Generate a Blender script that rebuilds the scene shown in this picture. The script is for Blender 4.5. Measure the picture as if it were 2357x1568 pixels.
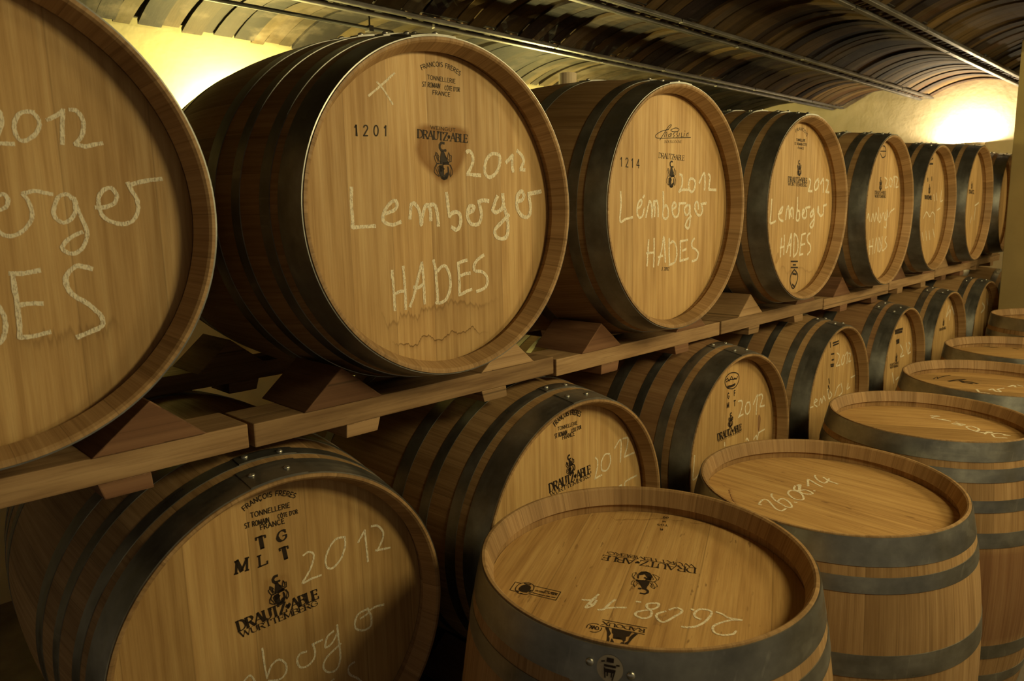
import bpy, bmesh, math, random
from mathutils import Vector, Matrix
sc = bpy.context.scene
for o in list(bpy.data.objects): bpy.data.objects.remove(o)
col = sc.collection
V = Vector
CAM={'loc': [0.0, -1.06401, 1.50687], 'r': [0.705666, -0.708219, -0.021499], 'u': [0.134663, 0.104265, 0.985391], 'f': [0.695631, 0.698251, -0.168947], 'lens': 25.884}
EXPOSURE = 0.0
P_END, C_END = 80, (1, .84, .56)
P_BACK, C_BACK = 190, (1, .85, .30)
PIL0, PIL1 = (5.03, -.42, 0), (5.35, -.05, 2.45)
ADDED_LAMPS = [((1.3, -1.6, 2.13), 'added, unseen enamel pendant lamp lighting the barrels from over the aisle, first of its row', 48, (1, .81, .385)),
         ((2.6, -1.65, 2.13), 'added, unseen enamel pendant lamp lighting the barrels from over the aisle, second of its row', 46, (1, .81, .385)),
         ((3.9, -1.65, 2.13), 'added, unseen enamel pendant lamp lighting the barrels from over the aisle, third of its row', 36, (1, .81, .385)),
         ((5.2, -1.7, 2.13), 'added, unseen enamel pendant lamp lighting the barrels from over the aisle, nearest the end wall', 40, (1, .81, .385))]
P_BACK2 = 85
W_COL, W_ST = (1, .80, .52, 1), .16
MOVE = {'C1': (0, 0, -.009), 'C2': (0, 0, -.007), 'B8': (.034, 0, 0), 'C6': (.02, 0, 0), 'C7': (.138, 0, 0)}
BULGE = {'B5': .04, 'B6': .04, 'B7': .04, 'B8': .04, 'C1': .04, 'C2': .043, 'C6': .045, 'C7': .045, 'C8': .045, 'D5': .035, 'D6': .035}
P_CEIL_FILL, C_CEIL_FILL = 55, (1, .82, .42)  # added uplight that lifts the ceiling

# ------------------------------------------------------------------ camera, world, lights, exposure
cd = bpy.data.cameras.new('camera'); cam = bpy.data.objects.new('camera', cd); col.objects.link(cam)
cd.sensor_width = 36; cd.lens = CAM['lens']; cd.clip_start = .02
cd.dof.use_dof = True; cd.dof.focus_distance = 1.7; cd.dof.aperture_fstop = 8
r_, u_, f_ = (V(CAM[k]) for k in 'ruf')
m = Matrix((r_, u_, -f_)).transposed().to_4x4(); m.translation = V(CAM['loc']); cam.matrix_world = m
sc.camera = cam
w = bpy.data.worlds.new('world'); sc.world = w; w.use_nodes = True
w.node_tree.nodes['Background'].inputs[0].default_value = W_COL
w.node_tree.nodes['Background'].inputs[1].default_value = W_ST
vs = sc.view_settings; sc.display_settings.display_device = 'sRGB'
vs.view_transform = 'Standard'; vs.look = 'None'; vs.gamma = 1; vs.exposure = EXPOSURE; vs.use_curve_mapping = False
cy = sc.cycles
cy.use_denoising = True; cy.max_bounces = 8; cy.diffuse_bounces = 5; cy.glossy_bounces = 3; cy.transparent_max_bounces = 12
cy.caustics_reflective = False; cy.caustics_refractive = False; cy.sample_clamp_indirect = 6

# ------------------------------------------------------------------ helpers
def link(o): col.objects.link(o); return o
def mesh_from(bm, name, mat, smooth=False):
    me = bpy.data.meshes.new(name); bm.to_mesh(me); bm.free()
    if smooth:
        for p in me.polygons: p.use_smooth = True
    if mat: me.materials.append(mat)
    return me
def obj(name, bm, mat, parent=None, loc=(0, 0, 0), smooth=False):
    me = bm if isinstance(bm, bpy.types.Mesh) else mesh_from(bm, name, mat, smooth)
    o = link(bpy.data.objects.new(name, me)); o.location = loc
    if parent: o.parent = parent
    return o
def tag(o, label, cat, group=None, kind=None):
    o['label'] = label; o['category'] = cat
    if group: o['group'] = group
    if kind: o['kind'] = kind
    return o
def empty(name, loc, label, cat, group=None, rot=None):
    o = link(bpy.data.objects.new(name, None)); o.empty_display_size = .1
    if rot is not None:
        mm = rot.to_4x4(); mm.translation = V(loc); o.matrix_world = mm
    else: o.location = loc
    return tag(o, label, cat, group)
def struct(name, bm, mat, smooth=False):
    o = obj(name, bm, mat, None, (0, 0, 0), smooth); o['kind'] = 'structure'; return o
def add_box(bm, lo, hi, bev=0):
    g = bmesh.ops.create_cube(bm, size=1)
    for v in g['verts']:
        v.co = V([lo[i] + (v.co[i] + .5) * (hi[i] - lo[i]) for i in range(3)])
    if bev:
        es = list({e for v in g['verts'] for e in v.link_edges})
        bmesh.ops.bevel(bm, geom=es, offset=bev, segments=2, affect='EDGES', profile=.6)
def add_prism(bm, poly, y0, y1, bev=0):
    """polygon in XZ extruded along Y"""
    n = len(poly)
    a = [bm.verts.new((x, y0, z)) for x, z in poly]; b = [bm.verts.new((x, y1, z)) for x, z in poly]
    fs = [bm.faces.new(a), bm.faces.new(b[::-1])]
    for i in range(n): fs.append(bm.faces.new((a[(i + 1) % n], a[i], b[i], b[(i + 1) % n])))
    bmesh.ops.recalc_face_normals(bm, faces=fs)
    if bev:
        es = list({e for f in fs for e in f.edges})
        bmesh.ops.bevel(bm, geom=es, offset=bev, segments=2, affect='EDGES', profile=.6)
def add_tube(bm, p0, p1, r, n=10):
    p0, p1 = V(p0), V(p1); d = p1 - p0; q = d.to_track_quat('Z', 'Y').to_matrix()
    A = []; B = []
    for i in range(n):
        t = 2 * math.pi * i / n; off = q @ V((r * math.cos(t), r * math.sin(t), 0))
        A.append(bm.verts.new(p0 + off)); B.append(bm.verts.new(p1 + off))
    for i in range(n): bm.faces.new((A[i], A[(i + 1) % n], B[(i + 1) % n], B[i]))
    bm.faces.new(A[::-1]); bm.faces.new(B)

# ------------------------------------------------------------------ materials
class NT:
    def __init__(s, name):
        s.m = bpy.data.materials.new(name); s.m.use_nodes = True
        s.t = s.m.node_tree; s.t.nodes.clear()
        s.out = s.n('ShaderNodeOutputMaterial'); s.p = s.n('ShaderNodeBsdfPrincipled')
        s.l(s.p.outputs[0], s.out.inputs[0])
    def n(s, typ, **kw):
        x = s.t.nodes.new(typ)
        for k, v in kw.items(): setattr(x, k, v)
        return x
    def l(s, a, b): s.t.links.new(a, b)
    def val(s, sock, v):
        if hasattr(v, 'is_linked') or isinstance(v, bpy.types.NodeSocket): s.l(v, sock)
        else: sock.default_value = v
    def math(s, op, a, b=0, c=None):
        x = s.n('ShaderNodeMath', operation=op); s.val(x.inputs[0], a); s.val(x.inputs[1], b)
        if c is not None: s.val(x.inputs[2], c)
        return x.outputs[0]
    def mix(s, f, a, b, mode='MIX'):
        x = s.n('ShaderNodeMix', data_type='RGBA', blend_type=mode)
        s.val(x.inputs[0], f); s.val(x.inputs[6], a); s.val(x.inputs[7], b); return x.outputs[2]
    def ramp(s, f, stops):
        x = s.n('ShaderNodeValToRGB'); e = x.color_ramp.elements
        while len(e) < len(stops): e.new(.5)
        for i, (p, c) in enumerate(stops):
            e[i].position = p; e[i].color = c if len(c) == 4 else (*c, 1)
        s.val(x.inputs[0], f); return x.outputs[0]
    def noise(s, vec, scale, detail=4, rough=.55, dims='3D'):
        x = s.n('ShaderNodeTexNoise', noise_dimensions=dims); s.l(vec, x.inputs['Vector'])
        x.inputs['Scale'].default_value = scale; x.inputs['Detail'].default_value = detail; x.inputs['Roughness'].default_value = rough
        return x.outputs[0]
    def scalev(s, vec, sc_):
        x = s.n('ShaderNodeMapping'); s.l(vec, x.inputs[0]); x.inputs['Scale'].default_value = sc_; return x.outputs[0]
    def bump(s, h, st, dist=.002):
        x = s.n('ShaderNodeBump'); x.inputs['Strength'].default_value = st; x.inputs['Distance'].default_value = dist
        s.l(h, x.inputs['Height']); s.l(x.outputs[0], s.p.inputs['Normal'])
    def done(s, color=None, rough=.6, metal=0, spec=.5):
        if color is not None: s.val(s.p.inputs['Base Color'], color)
        s.val(s.p.inputs['Roughness'], rough); s.val(s.p.inputs['Metallic'], metal)
        s.p.inputs['Specular IOR Level'].default_value = spec
        return s.m
def rgb(r, g, b): return (r, g, b, 1)

def planked(name, c_dark, c_mid, c_light, rough=.55, pores=0, spec=.35, plankvar=.3, wine=False, grainy=1.0, flecks=.35, joint=1.0):
    """oak with planks: UV.x counts planks, UV.y runs along the grain in metres"""
    t = NT(name); uv = t.n('ShaderNodeUVMap', uv_map='grain').outputs[0]
    sep = t.n('ShaderNodeSeparateXYZ'); t.l(uv, sep.inputs[0])
    wob = t.noise(uv, 3, 2)
    u = sep.outputs[0]; pid = t.math('FLOOR', u)
    wn = t.n('ShaderNodeTexWhiteNoise', noise_dimensions='1D'); t.l(pid, wn.inputs['W'])
    cmb = t.n('ShaderNodeCombineXYZ'); t.l(u, cmb.inputs[0]); t.l(sep.outputs[1], cmb.inputs[1]); t.l(t.math('MULTIPLY', wn.outputs[0], 37.0), cmb.inputs[2])
    g1 = t.noise(t.scalev(cmb.outputs[0], (9, 3.2, 1)), 1.0, 5, .6)
    g2 = t.noise(t.scalev(cmb.outputs[0], (46, 7, 1)), 1.0, 4, .7)
    g3 = t.noise(t.scalev(cmb.outputs[0], (1.6, 4.2, 1)), 1.0, 3, .5)
    c = t.ramp(g1, [(.28, c_dark), (.5, c_mid), (.74, c_light)])
    c = t.mix(t.math('MULTIPLY', t.ramp(g2, [(.3, rgb(1, 1, 1)), (.52, rgb(0, 0, 0))]), flecks * grainy), c, rgb(c_dark[0] * .62, c_dark[1] * .56, c_dark[2] * .5))
    if pores:
        g4 = t.noise(t.scalev(cmb.outputs[0], (13, 26, 1)), 1.0, 2, .5); g5 = t.noise(t.scalev(cmb.outputs[0], (2.2, 5, 1)), 1.0, 2, .5)
        c = t.mix(t.math('MULTIPLY', t.ramp(g4, [(.66, rgb(0, 0, 0)), (.70, rgb(1, 1, 1))]), t.math('MULTIPLY', t.ramp(g5, [(.42, rgb(0, 0, 0)), (.6, rgb(1, 1, 1))]), pores)), c, rgb(.13, .06, .02))
    tone = t.ramp(wn.outputs[0], [(0, rgb(1 - plankvar, 1 - plankvar * 1.05, 1 - plankvar * 1.15)), (.5, rgb(1, 1, 1)), (1, rgb(1.12, 1.13, 1.15))])
    c = t.mix(1.0, c, tone, 'MULTIPLY')
    c = t.mix(t.ramp(g3, [(.35, rgb(.5, .5, .5)), (.6, rgb(0, 0, 0))]), c, t.mix(1.0, c, rgb(.74, .68, .6), 'MULTIPLY'))
    # joint lines
    fr = t.math('FRACT', u); ed = t.math('MINIMUM', fr, t.math('SUBTRACT', 1.0, fr))
    jl = t.ramp(ed, [(0, rgb(*(.8 * joint,) * 3)), (.006, rgb(*(.4 * joint,) * 3)), (.014, rgb(0, 0, 0))])
    c = t.mix(jl, c, rgb(.05, .028, .01))
    if wine:
        at = t.n('ShaderNodeAttribute', attribute_name='wine')
        wf = t.math('MULTIPLY', at.outputs['Fac'], t.ramp(wob, [(.2, rgb(.75, .75, .75)), (.7, rgb(1, 1, 1))]))
        c = t.mix(wf, c, t.mix(.35, rgb(.12, .028, .018), c))
    t.bump(t.mix(jl, t.mix(.5, g2, g1), rgb(0, 0, 0)), .35, .0012)
    rg = t.ramp(g1, [(.3, rgb(rough + .12,) * 1 if False else (rough + .12,) * 3), (.7, (rough - .05,) * 3)])
    return t.done(c, rg, 0, spec)

M = {}
M['head'] = planked('oak_head', rgb(.40, .235, .085), rgb(.53, .335, .135), rgb(.63, .43, .19), plankvar=.13, flecks=.2, joint=.35)
M['head_aged'] = planked('oak_head_aged', rgb(.36, .20, .07), rgb(.49, .295, .11), rgb(.58, .375, .155), plankvar=.26, flecks=.42, rough=.5, joint=.5, pores=.6)
M['stave'] = planked('oak_stave', rgb(.25, .145, .06), rgb(.36, .22, .098), rgb(.44, .285, .138), wine=True, plankvar=.2, joint=.55)
M['timber'] = planked('rough_sawn_oak', rgb(.20, .115, .052), rgb(.33, .205, .10), rgb(.42, .275, .14), plankvar=.3, rough=.7, flecks=.45)
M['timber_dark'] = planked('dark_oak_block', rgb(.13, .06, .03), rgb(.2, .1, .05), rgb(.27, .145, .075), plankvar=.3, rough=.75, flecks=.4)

def steel(name, base, rough, spots=.5):
    t = NT(name); tc = t.n('ShaderNodeTexCoord').outputs['Object']
    a = t.noise(tc, 9, 5, .65); b = t.noise(t.scalev(tc, (6, 60, 6)), 1.0, 3, .6); s_ = t.noise(tc, 70, 2, .5)
    c = t.ramp(a, [(.3, rgb(*[x * .62 for x in base])), (.55, rgb(*base)), (.78, rgb(*[x * 1.5 for x in base]))])
    c = t.mix(t.math('MULTIPLY', t.ramp(s_, [(.66, rgb(0, 0, 0)), (.72, rgb(1, 1, 1))]), .25 * spots), c, rgb(.45, .44, .4))
    sc1 = t.noise(t.scalev(tc, (14, 14, 150)), 1.0, 2, .5); sc2 = t.noise(tc, 5, 2, .5)
    c = t.mix(t.math('MULTIPLY', t.ramp(sc1, [(.63, rgb(0, 0, 0)), (.68, rgb(1, 1, 1))]), t.math('MULTIPLY', t.ramp(sc2, [(.5, rgb(0, 0, 0)), (.65, rgb(1, 1, 1))]), .5 * spots)), c, rgb(.6, .58, .52))
    rg = t.ramp(t.mix(.5, a, b), [(.35, (rough - .1,) * 3), (.65, (rough + .14,) * 3)])
    t.bump(b, .06, .001)
    return t.done(c, rg, .88, .5)
M['hoop'] = steel('galvanised_hoop', (.28, .28, .258), .36)
M['rivet'] = steel('rivet_steel', (.5, .49, .45), .3, 0)
M['rail'] = steel('ceiling_steel', (.16, .15, .14), .45)
M['pipe'] = steel('dark_pipe', (.05, .045, .04), .6)

def plain(name, c, rough=.7, nz=12, var=.25, bump=.2, bd=.004, metal=0):
    t = NT(name); tc = t.n('ShaderNodeTexCoord').outputs['Object']
    a = t.noise(tc, nz, 6, .6)
    cc = t.ramp(a, [(.3, rgb(*[x * (1 - var) for x in c])), (.7, rgb(*[min(1, x * (1 + var * .6)) for x in c]))])
    t.bump(a, bump, bd); return t.done(cc, rough, metal, .3)
def plaster(name, c, bp=.25):
    t = NT(name); tc = t.n('ShaderNodeTexCoord').outputs['Object']
    a = t.noise(tc, 2.2, 5, .55); b = t.noise(tc, 13, 5, .6)
    cc = t.ramp(t.mix(.4, a, b), [(.35, rgb(*[x * .86 for x in c])), (.65, rgb(*c))])
    t.bump(t.mix(.3, a, b), bp, .03); return t.done(cc, .85, 0, .2)
M['plaster'] = plaster('cream_plaster', (.72, .60, .38))
M['plaster_back'] = plaster('yellow_plaster', (.80, .70, .40), .08)
M['pillar'] = plain('ochre_pillar_paint', (.31, .235, .10), .7, 5, .12, .15)
M['floor'] = plain('cellar_concrete', (.16, .13, .10), .75, 6, .4, .3)
M['sconce'] = plain('sconce_plaster', (.7, .58, .38), .8, 20, .08, .05)
M['shade'] = plain('enamel_shade', (.2, .19, .17), .4, 20, .05, 0)
M['sticker'] = plain('cream_sticker', (.42, .36, .27), .6, 20, .05, 0)
M['bung'] = plain('pale_bung', (.62, .5, .33), .6, 20, .1, .05)

def ceil_mat():
    t = NT('old_vault_staves'); tc = t.n('ShaderNodeTexCoord').outputs['Object']
    at = t.n('ShaderNodeAttribute', attribute_name='tone')
    a = t.noise(t.scalev(tc, (30, 3, 3)), 1, 5, .65); b = t.noise(tc, 7, 4, .6)
    c = t.mix(1.0, at.outputs['Color'], t.ramp(a, [(.3, rgb(.62, .6, .58)), (.7, rgb(1.15, 1.15, 1.12))]), 'MULTIPLY')
    c = t.mix(t.ramp(b, [(.5, rgb(0, 0, 0)), (.72, rgb(.45, .45, .45))]), c, rgb(.075, .06, .045))
    t.bump(t.mix(.5, a, b), .5, .006)
    return t.done(c, .8, 0, .12)
M['ceil'] = ceil_mat()
M['dark'] = plain('dark_lath', (.03, .025, .02), .9, 10, .2, .1)

def marks_mat(name, c, lo, hi, streak, rough=.8, soft=False):
    """ink or chalk lying on wood: broken up by the grain, see-through between"""
    t = NT(name); tc = t.n('ShaderNodeTexCoord').outputs['Object']
    a = t.noise(t.scalev(tc, streak), 1.0, 3, .75)
    al = t.ramp(a, [(lo, rgb(0, 0, 0)), (hi, rgb(1, 1, 1))])
    if soft:
        at = t.n('ShaderNodeAttribute', attribute_name='soft'); al = t.math('MULTIPLY', at.outputs['Fac'], t.ramp(a, [(.2, rgb(.8, .8, .8)), (.6, rgb(1, 1, 1))]))
    t.l(al, t.p.inputs['Alpha'])
    return t.done(rgb(*c), rough, 0, .2)
M['chalk'] = marks_mat('white_chalk', (.84, .76, .58), .30, .52, (900, 900, 190))
M['ink'] = marks_mat('black_brand_ink', (.028, .018, .012), .16, .34, (420, 420, 200), .6)
M['stain'] = marks_mat('damp_stain', (.16, .07, .018), .2, .5, (60, 60, 20), .55, True)
M['burn'] = marks_mat('scorch_stain', (.30, .125, .015), .2, .5, (60, 60, 20), .5, True)
M['winestain'] = marks_mat('wine_stain', (.13, .02, .04), .2, .5, (60, 60, 20), .5, True)

def lamp_mat(name, c, st):
    t = NT(name); t.p.inputs['Emission Color'].default_value = (*c, 1); t.p.inputs['Emission Strength'].default_value = st
    return t.done(rgb(.9, .85, .7), .5)
M['bulb'] = lamp_mat('lamp_bulb', (1, .75, .42), 6)

# ------------------------------------------------------------------ lettering: single-stroke capitals, 1 unit high
def _arc(cx, cy, rx, ry, a0, a1, n=8):
    return [(cx + rx * math.cos(math.radians(a0 + (a1 - a0) * i / n)), cy + ry * math.sin(math.radians(a0 + (a1 - a0) * i / n))) for i in range(n + 1)]
GL = {
 'A': (.72, [[(0, 0), (.36, 1)], [(.36, 1), (.72, 0)], [(.13, .35), (.59, .35)]]),
 'B': (.6, [[(.06, 0), (.06, 1)], [(.06, 1), (.3, 1)] + _arc(.3, .77, .24, .23, 90, -90) + [(.06, .54)], [(.3, .54)] + _arc(.32, .27, .28, .27, 90, -90) + [(.06, 0)]]),
 'C': (.7, [_arc(.38, .5, .36, .5, 50, 310, 14)]),
 'D': (.7, [[(.06, 0), (.06, 1)], [(.06, 1), (.25, 1)] + _arc(.25, .5, .42, .5, 90, -90, 12) + [(.06, 0)]]),
 'E': (.55, [[(.06, 0), (.06, 1)], [(.06, 1), (.52, 1)], [(.06, .53), (.44, .53)], [(.06, 0), (.54, 0)]]),
 'F': (.52, [[(.06, 0), (.06, 1)], [(.06, 1), (.52, 1)], [(.06, .52), (.44, .52)]]),
 'G': (.74, [_arc(.39, .5, .36, .5, 50, 330, 14) + [(.7, .45)], [(.44, .45), (.7, .45)]]),
 'I': (.14, [[(.07, 0), (.07, 1)]]),
 'J': (.4, [[(.34, 1), (.34, .2)] + _arc(.18, .2, .16, .2, 0, -160, 6)]),
 'K': (.62, [[(.06, 0), (.06, 1)], [(.58, 1), (.06, .42)], [(.24, .6), (.62, 0)]]),
 'L': (.52, [[(.06, 0), (.06, 1)], [(.06, 0), (.52, 0)]]),
 'M': (.86, [[(.06, 0), (.08, 1)], [(.08, 1), (.43, .1)], [(.43, .1), (.78, 1)], [(.78, 1), (.8, 0)]]),
 'N': (.7, [[(.06, 0), (.06, 1)], [(.06, 1), (.64, 0)], [(.64, 0), (.64, 1)]]),
 'O': (.78, [_arc(.39, .5, .36, .5, 90, 450, 18)]),
 'R': (.64, [[(.06, 0), (.06, 1)], [(.06, 1), (.3, 1)] + _arc(.3, .75, .26, .25, 90, -90) + [(.06, .5)], [(.3, .5), (.62, 0)]]),
 'S': (.56, [_arc(.28, .76, .23, .24, 40, 250, 9) + _arc(.28, .26, .25, .26, 70, -140, 9)]),
 'T': (.62, [[(.31, 0), (.31, 1)], [(.0, 1), (.62, 1)]]),
 'U': (.68, [[(.06, 1), (.06, .3)] + _arc(.34, .3, .28, .3, 180, 360, 9) + [(.62, 1)]]),
 'V': (.66, [[(0, 1), (.33, 0)], [(.33, 0), (.66, 1)]]),
 'W': (.98, [[(0, 1), (.25, 0)], [(.25, 0), (.49, .9)], [(.49, .9), (.73, 0)], [(.73, 0), (.98, 1)]]),
 'X': (.66, [[(.02, 1), (.64, 0)], [(.64, 1), (.02, 0)]]),
 'Z': (.6, [[(.04, 1), (.58, 1)], [(.58, 1), (.02, 0)], [(.02, 0), (.6, 0)]]),
 '0': (.56, [_arc(.28, .5, .25, .5, 90, 450, 16)]),
 '1': (.34, [[(.02, .78), (.2, 1)], [(.2, 1), (.2, 0)]]),
 '2': (.52, [_arc(.26, .75, .23, .25, 170, -40, 8) + [(.03, 0)], [(.03, 0), (.5, 0)]]),
 '4': (.58, [[(.42, 0), (.42, 1)], [(.42, 1), (.02, .3)], [(.02, .3), (.56, .3)]]),
 '9': (.54, [_arc(.27, .7, .24, .3, 0, 360, 12), [(.51, .7), (.5, .3)] + _arc(.27, .25, .23, .25, 0, -140, 6)]),
 "'": (.14, [[(.07, 1), (.05, .78)]]),
 ' ': (.36, []),
 '♥': (.34, [[(.17, .3), (.03, .55), (.08, .68), (.17, .6), (.26, .68), (.31, .55), (.17, .3)], [(.17, .4), (.17, .55)], [(.1, .58), (.24, .58)]]),
}
for k, base, extra in (('Ç', 'C', [[(.38, 0), (.42, -.1), (.34, -.18), (.27, -.15)]]), ('Ô', 'O', [[(.27, 1.1), (.39, 1.24), (.51, 1.1)]]), ('Ü', 'U', [[(.2, 1.12), (.24, 1.16)], [(.44, 1.12), (.48, 1.16)]])):
    GL[k] = (GL[base][0], GL[base][1] + extra)
SER = {'A': [(0, 0), (.72, 0)], 'B': [], 'D': [], 'E': [], 'R': [(.62, 0)], 'U': [(.06, 1), (.62, 1)], 'T': [(.31, 0)], 'L': [(.06, 1)], 'W': [(0, 1), (.49, 1), (.98, 1)],
       'M': [(.06, 0), (.08, 1), (.8, 0), (.78, 1)], 'I': [(.07, 0), (.07, 1)], 'N': [(.06, 0), (.06, 1), (.64, 1)], 'X': [(.02, 1), (.64, 1), (.02, 0), (.64, 0)], 'V': [(0, 1), (.66, 1)], 'K': [(.06, 0), (.06, 1), (.62, 0), (.58, 1)], '1': [(.2, 0)]}
SERT = {'E': [((.52, 1), (.52, .8)), ((.54, 0), (.54, .22)), ((.44, .62), (.44, .44))], 'L': [((.52, 0), (.52, .24))], 'T': [((0, 1), (0, .8)), ((.62, 1), (.62, .8))], 'Z': [((.04, 1), (.04, .8)), ((.6, 0), (.6, .22))], 'G': [((.62, .9), (.66, .7))], 'C': [((.62, .9), (.66, .7))], 'F': [((.52, 1), (.52, .8))]}

def smooth(pts, k=5):
    """spline through hand-traced points; short straight strokes stay as they are"""
    if len(pts) < 5: return pts
    P = [V((p[0], p[1])) for p in pts]; S = []; n = len(P)
    for i in range(n - 1):
        p0, p1, p2, p3 = P[max(i - 1, 0)], P[i], P[i + 1], P[min(i + 2, n - 1)]
        for j in range(k):
            t = j / k; S.append(.5 * ((2 * p1) + (p2 - p0) * t + (2 * p0 - 5 * p1 + 4 * p2 - p3) * t * t + (3 * p1 - p0 - 3 * p2 + p3) * t ** 3))
    return S + [P[-1]]
class Flat:
    """flat marks in a head's own plane (x right, z up), lying 'lift' in front of it"""
    def __init__(s, lift=.0004, creep=0): s.bm = bmesh.new(); s.y = -lift; s.creep = creep
    def quad(s, a, b, c, d):
        try: s.bm.faces.new([s.bm.verts.new((p[0], s.y, p[1])) for p in (a, b, c, d)])
        except ValueError: pass
    def stroke(s, pts, wfun, ragged=0, cap=True):
        P = [V((p[0], p[1])) for p in pts]
        P = [p for i, p in enumerate(P) if i == 0 or (p - P[i - 1]).length > 1e-5]
        if len(P) < 2: return
        w = wfun if callable(wfun) else (lambda d: wfun)
        L = []; n = len(P); j1 = j2 = 1.0
        for i in range(n):
            if i == 0: d = P[1] - P[0]
            elif i == n - 1: d = P[-1] - P[-2]
            else:
                d1 = (P[i] - P[i - 1]).normalized(); d2 = (P[i + 1] - P[i]).normalized(); d = d1 + d2
                if d.length < .2: d = d1
            d = d.normalized(); nr = V((-d.y, d.x))
            sc_ = 1.0
            if 0 < i < n - 1:
                c_ = abs(nr.dot(V((-(P[i] - P[i - 1]).normalized().y, (P[i] - P[i - 1]).normalized().x))))
                sc_ = min(1.5, 1 / max(c_, .5))
            hw = w(d) / 2 * sc_
            p = P[i] + (d * (-hw * .5 if i == 0 else (hw * .5 if i == n - 1 else 0)) if cap else V((0, 0)))
            j1 = .55 * j1 + .45 * (1 + random.uniform(-ragged, ragged) * 1.6); j2 = .55 * j2 + .45 * (1 + random.uniform(-ragged, ragged) * 1.6)
            L.append((p + nr * hw * j1, p - nr * hw * j2))
        vs_ = []
        for a, b in L:
            vs_.append((s.bm.verts.new((a.x, s.y, a.y)), s.bm.verts.new((b.x, s.y, b.y)))); s.y -= s.creep
        for (a, b), (c, d) in zip(vs_, vs_[1:]): s.bm.faces.new((a, b, d, c))
    def poly(s, pts):
        f = s.bm.faces.new([s.bm.verts.new((x, s.y, z)) for x, z in pts])
        bmesh.ops.triangulate(s.bm, faces=[f])
    def disc(s, c, r, n=12): s.poly([(c[0] + r * math.cos(2 * math.pi * i / n), c[1] + r * math.sin(2 * math.pi * i / n)) for i in range(n)])
    def glyph(s, ch, place, h, font, bold, xs=1.0):
        """place maps glyph units to the plane"""
        if ch not in GL: return
        lw = h * .128 * bold
        for st in GL[ch][1]:
            pts = [place(x, y) for x, y in st]
            if font == 'sans': s.stroke(pts, lw)
            else:
                ax = V(place(1, 0)) - V(place(0, 0)); ay = V(place(0, 1)) - V(place(0, 0)); ax.normalize(); ay.normalize()
                def w(d):
                    vx, vy = d.dot(ax), d.dot(ay)
                    if abs(vy) < .25: return lw * .5
                    return lw * (1.35 if vx * vy <= .02 else (.75 if ch not in 'Z' else 1.4)) * (.55 + .45 * abs(vy))
                s.stroke(pts, w)
        if font == 'serif':
            ser = list(SER.get(ch, [])) + ([(.06, 0), (.06, 1)] if ch in 'BDEFLPR' else [])
            for (x, y) in ser: s.stroke([place(x - .13 / xs ** .5, y), place(x + .13 / xs ** .5, y)], lw * .5)
            for a, b in SERT.get(ch, []): s.stroke([place(*a), place(*b)], lw * .6)
    def text(s, txt, font, bold, q):
        p0, p1, top = (V(q[i:i + 2]) for i in (0, 2, 4))
        gap = .16 if font == 'sans' else .06
        tot = sum(GL[c][0] for c in txt) + gap * (len(txt) - 1)
        ex = (p1 - p0) / tot; ey = top - p0
        ly = ey.length
        x = 0
        for c in txt:
            s.glyph(c, lambda a, b, x=x: tuple(p0 + ex * (x + a) + ey * b), min(ly, ex.length * 1.4), font, bold, ex.length / max(ly, 1e-6))
            x += GL[c][0] + gap
    def arc_text(s, txt, font, bold, q):
        a, b, c, top = (V(q[i:i + 2]) for i in (0, 2, 4, 6))
        d = 2 * (a.x * (b.y - c.y) + b.x * (c.y - a.y) + c.x * (a.y - b.y))
        if abs(d) < 1e-9: return
        ux = ((a.length_squared) * (b.y - c.y) + b.length_squared * (c.y - a.y) + c.length_squared * (a.y - b.y)) / d
        uy = ((a.length_squared) * (c.x - b.x) + b.length_squared * (a.x - c.x) + c.length_squared * (b.x - a.x)) / d
        O = V((ux, uy)); R = (a - O).length
        t0 = math.atan2(a.y - O.y, a.x - O.x); t1 = math.atan2(c.y - O.y, c.x - O.x)
        h = (top - a).length; gap = .16
        tot = sum(GL[k][0] for k in txt) + gap * (len(txt) - 1); x = 0
        for k in txt:
            def place(gx, gy, x=x):
                t = t0 + (t1 - t0) * (x + gx) / tot; return (O.x + (R + gy * h) * math.cos(t), O.y + (R + gy * h) * math.sin(t))
            s.glyph(k, place, min(h, abs(t1 - t0) * R / tot * 1.4), font, bold); x += GL[k][0] + gap
    def crest(s, bold, q):
        bot, top = V(q[0:2]), V(q[2:4]); ey = top - bot; h = ey.length; ex = V((ey.y, -ey.x)) / h * h
        def T(p): x, y = (p[0] - 685) / 870, (1420 - p[1]) / 870; return tuple(bot + ex * x + ey * y)
        k = h / 870
        def st(w, *ls):
            for l in ls: s.stroke([T(p) for p in l], w * k * (bold if w < 30 else bold ** .5))
        st(52, [(735, 580), (655, 572), (605, 625), (605, 690), (645, 742), (705, 750)])
        s.disc(T((760, 742)), 36 * k)
        s.poly([T(p) for p in ((640, 755), (722, 770), (762, 900), (832, 1000), (842, 1052), (700, 1072), (598, 1052), (600, 930), (625, 850))])
        s.poly([T(p) for p in ((582, 1095), (690, 1060), (655, 1180), (700, 1290), (650, 1375), (600, 1330), (572, 1230))])
        s.poly([T(p) for p in ((650, 1380), (700, 1290), (745, 1310), (815, 1250), (815, 1310), (775, 1375), (700, 1405))])
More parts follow.
